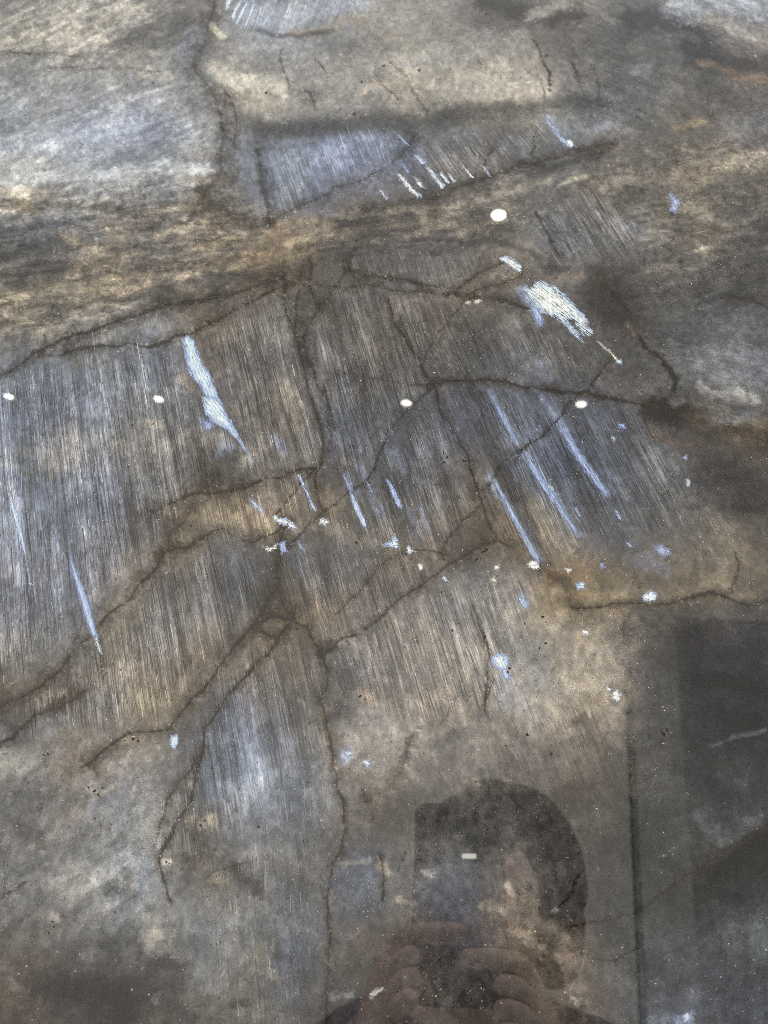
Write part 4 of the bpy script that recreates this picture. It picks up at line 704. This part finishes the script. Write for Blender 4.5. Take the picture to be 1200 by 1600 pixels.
if DEBUG:
    mm_ = NT('debug'); mm_.l.new(mm_.attr('Col').outputs['Color'], mm_.b.inputs['Base Color']); mm_.b.inputs['IOR'].default_value = 1.60; mm_.b.inputs['Roughness'].default_value = .018
    mat_stone = mm_.mat

mat_body = plain('slab_core', (0.11, 0.105, 0.095), 0.05, 0, .6, 25.0)
bm = bmesh.new(); add_box(bm, SX.min() - .02, SX.max() + .02, 0.004, 0.03, max(0.25, SZ.min()), SZ.max() + .02)
slab = bm_obj('stone_slab', bm, mat_body)
tag(slab, 'polished grey-brown labradorite slab with blue flashes, cracks and fine parallel streaks', 'stone slab', kind='thing')

V = np.stack([SX, groove * 0.0, SZ], -1)
li = np.clip(((0.5 * (gy[:-1] + gy[1:]) - gy0) / q).astype(int), 0, ch_ - 1)
lj = np.clip(((0.5 * (gx[:-1] + gx[1:]) - gx0) / q).astype(int), 0, cw_ - 1)
cell = lab[li][:, lj]
vid = np.arange(NY * NX).reshape(NY, NX)
quads = np.stack([vid[:-1, :-1], vid[1:, :-1], vid[1:, 1:], vid[:-1, 1:]], -1)
Vf = V.reshape(-1, 3)
mmv = np.stack([mmx, mmz, np.zeros_like(mmx)], -1).reshape(-1, 3)
tex = np.stack([tAo, tBo, tS], -1).reshape(-1, 3)
colf = np.concatenate([alb, np.ones((NY, NX, 1))], -1).reshape(-1, 4)
pat = fbm(PX / 60, PY / 52, 2, 5, .62)
wsf, wwf = np.clip(wS * (.85 + 1.6 * fbm(tAo / 14, tBo / 45, 0, 4, .6)), 0, 1.2).ravel(), wW.ravel()
gwf = np.clip(.62 + 2.4 * pat + .25 * wW, .15, 1.15).ravel()
# each crystal has its own shade
vl_ = lab[np.clip(((PY - gy0) / q).astype(int), 0, ch_ - 1), np.clip(((PX - gx0) / q).astype(int), 0, cw_ - 1)]
shade = np.random.RandomState(4).randn(lab.max() + 2)
alb = np.clip(alb * (1 + .055 * np.clip(shade[vl_], -1.6, 1.6))[..., None] * (1 + .02 * np.clip(np.roll(shade, 3)[vl_], -1.6, 1.6)[..., None] * np.array([1, 0, -1.3])), .004, .8)
if DEBUG: alb[:] = float(DEBUG)
skf = np.clip(.12 + 3.4 * fbm(PX / 40, PY / 34, 1, 5, .65) + .2 * wW, .0, 1).ravel() * smooth(.015, .06, alb.mean(-1)).ravel()
for k in ids:
    fq = quads[cell == k]
    if len(fq) == 0: continue
    u, inv = np.unique(fq, return_inverse=True); inv = inv.reshape(-1, 4)
    me = bpy.data.meshes.new('crystal')
    me.vertices.add(len(u)); me.vertices.foreach_set('co', Vf[u].ravel().astype(np.float32))
    me.loops.add(inv.size); me.loops.foreach_set('vertex_index', inv.ravel().astype(np.int32))
    me.polygons.add(len(inv)); me.polygons.foreach_set('loop_start', np.arange(0, inv.size, 4, dtype=np.int32))
    me.polygons.foreach_set('loop_total', np.full(len(inv), 4, np.int32))
    me.polygons.foreach_set('use_smooth', np.ones(len(inv), bool))
    for nm, ty, dat, key in (('Col', 'FLOAT_COLOR', colf, 'color'), ('mm', 'FLOAT_VECTOR', mmv, 'vector'), ('tex', 'FLOAT_VECTOR', tex, 'vector'), ('ws', 'FLOAT', wsf, 'value'), ('ww', 'FLOAT', wwf, 'value'), ('sk', 'FLOAT', skf, 'value'), ('gw', 'FLOAT', gwf, 'value')):
        at = me.attributes.new(nm, ty, 'POINT'); at.data.foreach_set(key, dat[u].ravel().astype(np.float32))
    me.update(calc_edges=True); me.validate()
    link('crystal', me, mat_stone, slab)

# ---- crack fillings: thin dark ribbons lying in the grooves
mm_ = NT('crack_filling')
tcn = mm_.n.new('ShaderNodeTexCoord').outputs['Object']
cn = mm_.noise(tcn, 900.0, 4.0, .6)
mm_.l.new(mm_.mix(cn, (0.008, 0.006, 0.005, 1), (0.06, 0.045, 0.03, 1)), mm_.b.inputs['Base Color'])
mm_.b.inputs['Roughness'].default_value = .45
mat_crack = mm_.mat
def ribbon(pts, cw, cs, seed):
    r = np.random.RandomState(seed)
    P = np.array(pts); n = len(P)
    T = np.gradient(P, axis=0); T /= np.linalg.norm(T, axis=1)[:, None] + 1e-9
    N = np.stack([-T[:, 1], T[:, 0]], 1)
    g = np.interp(np.arange(n), np.linspace(0, n, n // 4 + 3), r.rand(n // 4 + 3))
    w = cw * .40 * np.clip(1.9 * (g - .30) * cs, .02, 1.3)
    e = np.minimum(np.arange(n), np.arange(n)[::-1]) / 3.0
    w *= np.clip(e, 0.02, 1)
    w1 = w * (.25 + 1.4 * r.rand(n)); w2 = w * (.25 + 1.4 * r.rand(n))
    a = P + N * w1[:, None]; b = P - N * w2[:, None]
    bm = bmesh.new(); rows = []
    for i in range(n):
        xa, za = slab_xy(a[i, 0], a[i, 1]); xb, zb = slab_xy(b[i, 0], b[i, 1])
        rows.append((bm.verts.new((xa, -0.00003, za)), bm.verts.new((xb, -0.00003, zb))))
    for p0, p1 in zip(rows[:-1], rows[1:]): bm.faces.new((p0[0], p1[0], p1[1], p0[1]))
    return bm
if not DEBUG:
    rb = np.random.RandomState(77)
    for k, (j, c) in enumerate(zip(CRJ, CR)):
        if c[2] < .5: continue
        cr_o = bm_obj('crack', ribbon(j, c[1], c[2], 500 + k), mat_crack, slab)
        for b_i in range(int(len(j) / 9)):
            i = rb.randint(1, len(j) - 1); d_ = j[min(i + 2, len(j) - 1)] - j[max(i - 2, 0)]
            a0 = math.atan2(d_[1], d_[0]) + rb.choice([-1, 1]) * (.35 + .7 * rb.rand()); L_b = 8 + 34 * rb.rand() ** 2
            p1 = j[i] + L_b * .5 * np.array([math.cos(a0), math.sin(a0)]); a0 += rb.randn() * .35; p2 = p1 + L_b * .5 * np.array([math.cos(a0), math.sin(a0)])
            bm_obj('side_crack', ribbon(jitter([j[i], p1, p2], .9, 7000 + k * 50 + b_i), c[1] * .62, .8, 9000 + k * 50 + b_i), mat_crack, cr_o)

# ---- flashes: feldspar plates with the stone's inner sheen put into their colour
def flash_material():
    m = NT('labradorescent_feldspar')
    g_ = m.noise(m.n.new('ShaderNodeTexCoord').outputs['Object'], 700.0, 2.0, .6)
    c = m.n.new('ShaderNodeVectorMath'); c.operation = 'SCALE'
    m.l.new(m.attr('Col').outputs['Color'], c.inputs[0]); m.l.new(m.ramp(g_, .3, .7, .85, 1.1), c.inputs['Scale'])
    m.l.new(c.outputs[0], m.b.inputs['Base Color']); m.b.inputs['IOR'].default_value = 1.60; m.b.inputs['Roughness'].default_value = .02
    return m.mat
mat_flash = flash_material()
def flash_obj(poly, body, rim, seed):
    """a bundle of thin cleavage plates lying side by side along the flash, the sheen painted bright at the heart and blue at the rim"""
    r = np.random.RandomState(seed)
    A = np.array(poly, float); c0 = A.mean(0); ax = np.linalg.svd(A - c0)[2][0]
    if ax[1] < 0: ax = -ax
    ext = (A - c0) @ ax; LEN = ext.max() - ext.min(); wid = (A - c0) @ np.array([-ax[1], ax[0]]); WID = wid.max() - wid.min()
    area = .5 * abs(sum(A[i - 1][0] * A[i][1] - A[i][0] * A[i - 1][1] for i in range(len(A))))
    round_ = LEN < 2.2 * WID
    n = int(np.clip(area / 3.2, 26, 420)) * 3
    lo, hi = A.min(0) - 2, A.max(0) + 2
    X = lo[0] + (hi[0] - lo[0]) * r.rand(n * 4); Y = lo[1] + (hi[1] - lo[1]) * r.rand(n * 4)
    d = polydist([tuple(p) for p in poly] + [tuple(poly[0])], X, Y); ins = inside(poly, X, Y)
    sd = np.where(ins, d, -d)
    k = sd > -2.6 * r.rand(len(X)) ** 2; X, Y, sd = X[k][:n], Y[k][:n], sd[k][:n]; n = len(X)
    o = np.argsort(sd); X, Y, sd = X[o], Y[o], sd[o]
    hw = max(1.5, min(WID, LEN) * .5)
    w = np.clip(sd / (hw * .55), 0, 1)
    ln = np.clip((3 + (.30 * LEN if not round_ else .25 * LEN) * r.rand(n) ** 1.6) * (.35 + .65 * w), 2.0, 26); wd = (.7 + 1.3 * r.rand(n) ** 2) * (1.5 if round_ else 1.0)
    cy_ = Y.mean(); vl = np.interp(cy_, VEIL_Y, VEIL_V) * VEIL_C
    edge = lin(grey(rim, .42)); heart = lin(np.minimum(grey(body, .45) * 1.10, 250))
    col = edge * (1 - w[:, None]) + heart * w[:, None]
    col = np.clip((col - vl) / (np.interp(cy_, LIGHT_Y, LIGHT_V) * LIGHT_C), .01, 1) * np.exp(.16 * r.randn(n) + .06)[:, None] * (1 + r.randn(n)[:, None] * np.array([-.05, 0, .05]))
    ac = (X - c0[0]) * -ax[1] + (Y - c0[1]) * ax[0]; al = (X - c0[0]) * ax[0] + (Y - c0[1]) * ax[1]
    col *= (1.08 + .17 * np.sin(ac * 1.35 + seed) + .14 * np.sin(ac * 3.1 + .05 * al) + .10 * np.sin(al * .23 + seed * 2))[:, None]
    dk = (r.rand(n) < .15) & (ln > 5); col[dk] *= .42; wd[dk] *= .55
    col = np.clip(col, .01, .93)
    a = math.atan2(ax[1], ax[0]) + (.05 if not round_ else .35) * r.randn(n)
    T_ = np.stack([np.cos(a), np.sin(a)], 1); N_ = np.stack([-T_[:, 1], T_[:, 0]], 1); C0 = np.stack([X, Y], 1)
    S = 6; th = np.arange(S) * 2 * math.pi / S; rad = .5 + .6 * r.rand(n, S)
    P = C0[:, None] + T_[:, None] * (np.cos(th)[None] * rad * ln[:, None] * .5)[..., None] + N_[:, None] * (np.sin(th)[None] * rad * wd[:, None] * .5)[..., None]
    sx, sz = slab_xy(P[..., 0], P[..., 1])
    yy = -(.00004 + .00003 * np.arange(n) / n)[:, None] + 0 * sx
    co = np.stack([sx, yy, sz], -1).reshape(-1, 3)
    me = bpy.data.meshes.new('blue_flash'); me.vertices.add(n * S); me.vertices.foreach_set('co', co.ravel().astype(np.float32))
    me.loops.add(n * S); me.loops.foreach_set('vertex_index', np.arange(n * S, dtype=np.int32))
    me.polygons.add(n); me.polygons.foreach_set('loop_start', np.arange(0, n * S, S, dtype=np.int32)); me.polygons.foreach_set('loop_total', np.full(n, S, np.int32))
    at = me.attributes.new('Col', 'FLOAT_COLOR', 'POINT'); cf = np.concatenate([np.repeat(col[:, None], S, 1).reshape(-1, 3), np.ones((n * S, 1))], 1); at.data.foreach_set('color', cf.ravel().astype(np.float32))
    me.update(calc_edges=True)
    return link('blue_flash', me, mat_flash, slab)
if not DEBUG:
    for k, (poly, body, rim) in enumerate(FL): flash_obj(poly, body, rim, 900 + k)

# ---- crisp mineral flecks: lamella slivers, flakes, mica specks with painted sparkle and crack crumbs, real little plates flush with the polish
mmpp = np.hypot(np.gradient(mmx, axis=1), np.gradient(mmz, axis=1)) / np.gradient(PX, axis=1)      # mm per photo pixel
rr_ = np.random.RandomState(11)
dens = fbm(PX / 50, PY / 42, 0, 5, .62)
dens2 = fbm(PX / 14, PY / 12, 4, 4, .65)
sden = fbm(tAo / 4, tBo / 40, 5, 4, .6)
FV, FC, FN = [], [], []
def lookup(arr, x, y):
    return arr[np.clip(np.searchsorted(gy, y), 0, NY - 1), np.clip(np.searchsorted(gx, x), 0, NX - 1)]
def flecks(x, y, ln, wd, ang_dx, ang_dz, col, sides=6, deep=0.0):
    n = len(x); sx, sz = slab_xy(x, y); sc = lookup(mmpp, x, y) / 1000.0
    th = np.arange(sides) * 2 * math.pi / sides
    rad = .45 + .8 * rr_.rand(n, sides)
    u = np.cos(th)[None] * rad * (ln * sc * .5)[:, None]; v = np.sin(th)[None] * rad * (wd * sc * .5)[:, None]
    X = sx[:, None] + u * ang_dx[:, None] + v * ang_dz[:, None]; Z_ = sz[:, None] + u * ang_dz[:, None] - v * ang_dx[:, None]
    Y_ = -(.000004 + (.000006 if deep else .000012 + .00003 * 0) + (.000006 if deep else .00003) * rr_.rand(n))[:, None] + 0 * X
    FV.append(np.stack([X, Y_, Z_], -1)); FC.append(np.repeat(col[:, None, :], sides, 1)); FN.append(sides)
def scatter(n): return -120 + 1440 * rr_.rand(n), -120 + 1840 * rr_.rand(n)
def turned(dx, dz, spread):
    a = rr_.randn(len(dx)) * spread; return dx * np.cos(a) - dz * np.sin(a), dx * np.sin(a) + dz * np.cos(a)
TAN = np.array([1.05, 1.0, .91]); COOL = np.array([.95, 1.0, 1.08])
# ragged mottling at every size
x, y = scatter(24000); n = len(x); c = lookup(alb, x, y); w_ = 1.6 + 4.5 * rr_.rand(n) ** 3
dx, dz = turned(lookup(tdx, x, y), lookup(tdz, x, y), np.clip(.7 - .9 * lookup(wS, x, y), .04, 1))
m_ = np.exp(.15 * rr_.randn(n)); hu = rr_.randn(n)[:, None] * np.array([.03, 0, -.045])
flecks(x, y, w_ * (1.0 + 2.0 * rr_.rand(n) + 2.5 * lookup(wS, x, y)), w_ * (1 - .55 * lookup(wS, x, y)), dx, dz, np.clip(c * m_[:, None] * (1 + hu), .004, .7), 13, 1)
# slivers along the lamellae
x, y = scatter(120000); k = rr_.rand(len(x)) < np.clip(lookup(wS, x, y) - .08, 0, 1) * np.clip(.5 + 2.6 * lookup(sden, x, y), .03, 1)
x, y = x[k], y[k]; n = len(x); c = lookup(alb, x, y); lt = rr_.rand(n) < .62
m_ = np.where(lt, 1.25 + 1.7 * rr_.rand(n) ** 2.2, .32 + .38 * rr_.rand(n))
tint = np.where((rr_.rand(n) < .72)[:, None], TAN, COOL)
dx, dz = turned(lookup(tdx, x, y), lookup(tdz, x, y), .035)
flecks(x, y, 4 + 52 * rr_.rand(n) ** 2.4, .55 + 1.0 * rr_.rand(n) ** 3, dx, dz, np.clip(c * m_[:, None] * np.where(lt[:, None], tint, 1) + np.where(lt, .02, 0)[:, None], .005, .8))
# long dark lamella seams, each with a pale thread beside it
x, y = scatter(5200); k = rr_.rand(len(x)) < np.where(lookup(wS, x, y) > .5, lookup(wS, x, y), 0) ** 2 * np.clip(.45 + 2.2 * lookup(sden, x, y), .05, 1)
x, y = x[k], y[k]; n = len(x); c = lookup(alb, x, y); dx, dz = turned(lookup(tdx, x, y), lookup(tdz, x, y), .02)
ln = 25 + 130 * rr_.rand(n) ** 2; w_ = .8 + 1.5 * rr_.rand(n) ** 2
flecks(x, y, ln, w_, dx, dz, c * (.22 + .3 * rr_.rand(n))[:, None])
flecks(x + w_ * .9, y, ln * (.4 + .5 * rr_.rand(n)), w_ * .6, dx, dz, np.clip(c * (1.3 + 1.0 * rr_.rand(n) ** 2)[:, None], 0, .7))
# flakes in the crumbly bands
x, y = scatter(80000); k = rr_.rand(len(x)) < np.clip(lookup(wW, x, y) * 1.0 + .04, 0, 1) * np.clip(.45 + 2.4 * lookup(dens, x, y), .05, 1)
x, y = x[k], y[k]; n = len(x); c = lookup(alb, x, y); lt = rr_.rand(n) < .55
m_ = np.where(lt, 1.2 + 1.3 * rr_.rand(n) ** 2.5, .38 + .35 * rr_.rand(n))
dx, dz = turned(lookup(tdx, x, y), lookup(tdz, x, y), .62)
w_ = .8 + 1.7 * rr_.rand(n) ** 2.5
m_ = 1 + (m_ - 1) * np.clip(1.5 / w_, .3, 1)
flecks(x, y, w_ * (1.3 + 3.0 * rr_.rand(n)), w_, dx, dz, np.clip(c * m_[:, None] * np.where(lt[:, None], TAN, 1), .005, .75))
# mica specks, lamp glints put into their pale colour
x, y = scatter(60000); k = rr_.rand(len(x)) < np.clip(.16 + 2.4 * lookup(dens2, x, y) + 1.2 * lookup(dens, x, y), .03, 1) * smooth(.015, .06, lookup(alb, x, y).mean(-1))
x, y = x[k], y[k]; n = len(x); a = rr_.rand(n) * 6.28
w_ = .55 + 1.2 * rr_.rand(n) ** 3.5
b_ = .2 + .65 * rr_.rand(n) ** 1.5
flecks(x, y, w_ * (1 + 1.6 * rr_.rand(n)), w_, np.cos(a), np.sin(a), b_[:, None] * np.array([1.0, .94, .84]))
x, y = scatter(16000); n = len(x); a = rr_.rand(n) * 6.28; w_ = .7 + 1.6 * rr_.rand(n) ** 3
flecks(x, y, w_ * (1 + 2 * rr_.rand(n)), w_, np.cos(a), np.sin(a), lookup(alb, x, y) * .3)
# crumbs strung along the cracks
for k_, (j, c_) in enumerate(zip(CRJ, CR)):
    n = int(len(j) * (3.2 if c_[2] > .5 else 2.0)); i = rr_.randint(0, len(j) - 1, n); f_ = rr_.rand(n)[:, None]
    P_ = j[i] * (1 - f_) + j[i + 1] * f_; T_ = j[i + 1] - j[i]; T_ /= np.linalg.norm(T_, axis=1)[:, None] + 1e-9
    o_ = rr_.randn(n) * (c_[3] * .45); x = P_[:, 0] - T_[:, 1] * o_; y = P_[:, 1] + T_[:, 0] * o_
    xa, za = slab_xy(x, y); xb, zb = slab_xy(x + T_[:, 0], y + T_[:, 1]); L = np.hypot(xb - xa, zb - za)
    dx, dz = turned((xb - xa) / L, (zb - za) / L, .5)
    lt = rr_.rand(n) < .45; c = lookup(alb, x, y)
    m_ = np.where(lt, 1.6 + 2.2 * rr_.rand(n) ** 2, .25 + .3 * rr_.rand(n)); w_ = .7 + 1.0 * rr_.rand(n) ** 2
    flecks(x, y, w_ * (1.5 + 4 * rr_.rand(n)), w_, dx, dz, np.clip(c * m_[:, None] * np.where(lt[:, None], TAN, 1), .005, .6))
if not DEBUG:
    me = bpy.data.meshes.new('mineral_flecks')
    P_ = np.concatenate([v.reshape(-1, 3) for v in FV]); C_ = np.concatenate([c.reshape(-1, 3) for c in FC])
    me.vertices.add(len(P_)); me.vertices.foreach_set('co', P_.ravel().astype(np.float32))
    tot = np.concatenate([np.full(len(v), sd, np.int32) for v, sd in zip(FV, FN)]); nf = len(tot)
    me.loops.add(len(P_)); me.loops.foreach_set('vertex_index', np.arange(len(P_), dtype=np.int32))
    me.polygons.add(nf); me.polygons.foreach_set('loop_start', np.concatenate([[0], np.cumsum(tot)[:-1]]).astype(np.int32)); me.polygons.foreach_set('loop_total', tot)
    at = me.attributes.new('Col', 'FLOAT_COLOR', 'POINT'); at.data.foreach_set('color', np.concatenate([C_, np.ones((len(C_), 1))], 1).ravel().astype(np.float32))
    me.update(calc_edges=True)
    mf = NT('mineral_fleck'); mf.l.new(mf.attr('Col').outputs['Color'], mf.b.inputs['Base Color']); mf.b.inputs['IOR'].default_value = 1.60; mf.b.inputs['Roughness'].default_value = .02
    fo = link('mineral_flecks', me, mf.mat, slab); fo['kind'] = 'stuff'

# ---- pits: flat dark plates, the hollows' shade put into the colour
mat_pit = plain('pit_shadow', (0.022, 0.019, 0.016), .8, 0, .4, 900)
if not DEBUG:
    r = np.random.RandomState(5)
    for (x, y), s in PITS:
        n = 11; st = .5 + r.rand() * .6; ro = r.rand() * 3.1
        bm = bmesh.new(); vs_ = []
        for i in range(n):
            a = 2 * math.pi * i / n; rr = s * .8 * (.45 + .8 * r.rand())
            ex, ey = rr * math.cos(a), rr * math.sin(a) * st
            X, Y = x + ex * math.cos(ro) - ey * math.sin(ro), y + ex * math.sin(ro) + ey * math.cos(ro)
            sx, sz = slab_xy(X, Y); vs_.append(bm.verts.new((sx, -0.00005, sz)))
        f_ = bm.faces.new(vs_)
        bmesh.ops.triangulate(bm, faces=[f_])
        bm_obj('pit', bm, mat_pit, slab)

# ------------------------------------------------------------------ the phone at the lens and the person holding it (seen only as a dim mirror image)
def cw(x, y, z): return Vector((M_WC @ np.array([x, y, z])) + CAM)
mat_phone = plain('phone_glass', (0.36, 0.36, 0.38), 0.3, 0, .15, 60)
mat_bump = plain('camera_plateau', (0.020, 0.020, 0.022), 0.3, 0, .15, 60)
mat_lensg = plain('lens_glass', (0.006, 0.006, 0.008), 0.05, 0, .1, 60)
m = NT('flash_lamp'); m.b.inputs['Base Color'].default_value = (.9, .9, .86, 1)
m.b.inputs['Emission Color'].default_value = (1, 1, .9, 1); m.b.inputs['Emission Strength'].default_value = 6.5
mat_led = m.mat; mat_led.cycles.emission_sampling = 'NONE'
phone = empty('phone', tuple(CAM)); phone.rotation_euler = Matrix(M_WC.tolist()).to_euler()
tag(phone, 'dark phone held up to the slab, mirrored as a rounded black corner', 'phone', kind='thing')
def rounded(name, x0, x1, y0, y1, z0, z1, r, mat, parent):
    bm = bmesh.new(); add_box(bm, x0, x1, y0, y1, z0, z1)
    ed = [e for e in bm.edges if abs(e.verts[0].co.z - e.verts[1].co.z) > 1e-6]
    bmesh.ops.bevel(bm, geom=ed, offset=r, segments=8, affect='EDGES', profile=.5)
    return bm_obj(name, bm, mat, parent)
rounded('body', -.024, .052, -.128, .027, .0035, .0115, .011, mat_bump, phone)
bump = rounded('camera_plateau', -.0235, .0515, -.024, .0265, .0025, .0034, .0105, mat_bump, phone)
for (lx, ly) in ((-.008, .012), (.010, -.006)):
    bm = bmesh.new(); bmesh.ops.create_cone(bm, cap_ends=True, segments=32, radius1=.006, radius2=.006, depth=.0008, matrix=Matrix.Translation((lx, ly, .0020)))
    bm_obj('lens', bm, mat_lensg, bump)
rounded('flash_lamp', .017, .029, -.0215, -.0175, .0018, .0024, .0012, mat_led, phone)
rounded('back_panel', -.022, .050, -.088, -.0255, .0028, .0034, .004, mat_phone, phone)  # pale grey stands in for light mirrored in the phone's back

mat_skin = plain('skin', (0.74, 0.55, 0.45), 0.5, 0, .12, 40)
mat_hair = plain('dark_hair', (0.012, 0.010, 0.010), 0.6, .4, .3, 300)
mat_knit = plain('black_sweater', (0.10, 0.095, 0.095), 0.9, .4, .2, 200)
mat_trs = plain('dark_trousers', (0.03, 0.032, 0.04), 0.9, .3, .2, 200)
mat_eye = plain('eye', (0.03, 0.02, 0.015), 0.2, 0, .1, 60)
mat_lip = plain('lips', (0.38, 0.17, 0.15), 0.5, 0, .1, 60)
Hd = mirrored(783, 1366, .27) - Vector((.012, 0, .022))
person = empty('person', (Hd.x, -.70, 0))
tag(person, 'dark haired person in black top holding up the phone, mirrored dimly at lower right', 'person', kind='thing')
def skin_mesh(name, V_, E_, R_, mat, parent, root):
    me = bpy.data.meshes.new(name); o0 = Vector((Hd.x, -.70, 0))
    me.from_pydata([tuple(Vector(v) - o0) for v in V_], E_, [])
    o = link(name, me, mat, parent)
    o.modifiers.new('skin', 'SKIN').use_smooth_shade = True
    for i, r in enumerate(R_):
        me.skin_vertices[0].data[i].radius = (r, r) if not isinstance(r, tuple) else r
        me.skin_vertices[0].data[i].use_root = (i == root)
    sb = o.modifiers.new('sub', 'SUBSURF'); sb.levels = 2; sb.render_levels = 2
    return o
hx, hy, hz = Hd
V_, E_, R_ = [], [], []
def nv(p, r, parent=None):
    V_.append(tuple(p)); R_.append(r)
    if parent is not None: E_.append((parent, len(V_) - 1))
    return len(V_) - 1
pel = nv((hx, -.72, .80), (.15, .11))
wai = nv((hx, -.71, .96), (.12, .09), pel); che = nv((hx, -.70, 1.13), (.14, .10), wai); nb = nv((hx, -.69, 1.235), .065, che)
nk = nv((hx, -.665, hz - .115), .046, nb); jaw = nv((hx, hy + .01, hz - .06), (.058, .062), nk); hd = nv((hx, hy, hz + .01), (.074, .088), jaw); nv((hx, hy - .01, hz + .075), (.055, .065), hd)
nv((hx, hy + .098, hz - .018), .011, hd)
wrists = {}
for s in (-1, 1):
    sh = nv((hx + s * .165, -.70, 1.20), .055, nb); el = nv((hx + s * .25, -.60, .99), .040, sh)
    if s < 0: wr = cw(-.058, -.185, .030); pa = cw(-.047, -.118, .020)
    else: wr = cw(.088, -.205, .030); pa = cw(.073, -.140, .020)
    w_ = nv(wr, .023, el); p_ = nv(pa, (.020, .015), w_)
    wrists[s] = (V_[sh], V_[el], tuple(wr))
    if s < 0:
        for y, tip in ((-.086, .022), (-.102, -.018), (-.117, -.016), (-.131, -.018)):
            a = nv(cw(-.036, y, .008), .0088, p_); b = nv(cw(-.026, y + .002, -.008), .0086, a); c = nv(cw((tip - .026) / 2, y + .004, -.0105), .008, b); nv(cw(tip, y + .005, -.006), .0066, c)
        a = nv(cw(-.040, -.085, .024), .0105, p_); nv(cw(-.012, -.060, .021), .008, a)
    else:
        for y, tip in ((-.104, .014), (-.121, .040), (-.137, .038), (-.151, .040)):
            a = nv(cw(.064, y, .008), .0088, p_); b = nv(cw(.056, y + .003, -.008), .0086, a); c = nv(cw((tip + .056) / 2, y + .004, -.0105), .008, b); nv(cw(tip, y + .005, -.006), .0066, c)
        a = nv(cw(.066, -.108, .024), .0105, p_); nv(cw(.036, -.085, .021), .008, a)
    hp = nv((hx + s * .09, -.72, .74), .085, pel); kn = nv((hx + s * .10, -.69, .44), .055, hp); an = nv((hx + s * .10, -.72, .08), .036, kn); nv((hx + s * .11, -.60, .035), .030, an)
body = skin_mesh('body', V_, E_, R_, mat_skin, person, pel)
V_, E_, R_ = [], [], []
a = nv((hx, -.72, .78), (.165, .125)); b = nv((hx, -.71, .96), (.14, .11), a); c = nv((hx, -.70, 1.13), (.165, .12), b); d_ = nv((hx, -.69, 1.215), (.10, .08), c)
for s in (-1, 1):
    S_, L_e, W_e = wrists[s]
    e = nv(S_, .070, d_); f_ = nv(L_e, .054, e); q_ = Vector(W_e).lerp(Vector(L_e), .18); nv(q_, .036, f_)
skin_mesh('sweater', V_, E_, R_, mat_knit, person, a)
V_, E_, R_ = [], [], []
a = nv((hx, -.72, .80), (.168, .128))
for s in (-1, 1):
    h_ = nv((hx + s * .09, -.72, .72), .100, a); k_ = nv((hx + s * .10, -.69, .44), .072, h_); nv((hx + s * .10, -.72, .09), .058, k_)
skin_mesh('trousers', V_, E_, R_, mat_trs, person, a)
# hair: a cap open at the face and a long lock over one shoulder
bm = bmesh.new()
hc = Vector((.012, .0 + (hy + .70) - .012, hz + .022))
bmesh.ops.create_icosphere(bm, subdivisions=4, radius=1.0)
kill = []
for v in bm.verts:
    n = v.co.copy(); w = 1 + .03 * math.sin(9 * n.x + 4 * n.z) + .02 * math.sin(17 * n.y + 11 * n.z)
    v.co = Vector((n.x * .096 * w, n.y * .104 * w, n.z * (.104 if n.z > 0 else .10) * w)) + hc
    if n.y > .35 and n.z < .50 and -.95 < n.x < .50: kill.append(v)
bmesh.ops.delete(bm, geom=kill, context='VERTS')
g = bmesh.ops.create_icosphere(bm, subdivisions=3, radius=1.0)
for v in g['verts']:
    n = v.co.copy(); w = 1 + .06 * math.sin(14 * n.x + 3 * n.z)
    v.co = Vector((n.x * .036 * w * (1 - .25 * n.z), n.y * .06 * w, n.z * .07)) + Vector((.070, hy + .70 - .01, hz - .02))
hair = bm_obj('hair', bm, mat_hair, person, True)
for s in (-1, 1):
    bm = bmesh.new(); bmesh.ops.create_uvsphere(bm, u_segments=14, v_segments=8, radius=.010, matrix=Matrix.Translation((s * .031, hy + .70 + .074, hz + .012)))
    bm_obj('eye', bm, mat_eye, body, True)
bm = bmesh.new(); bmesh.ops.create_uvsphere(bm, u_segments=14, v_segments=8, radius=1.0, matrix=Matrix.Translation((0, hy + .70 + .070, hz - .058)) @ Matrix.Diagonal((.022, .008, .007, 1)))
bm_obj('lips', bm, mat_lip, body, True)
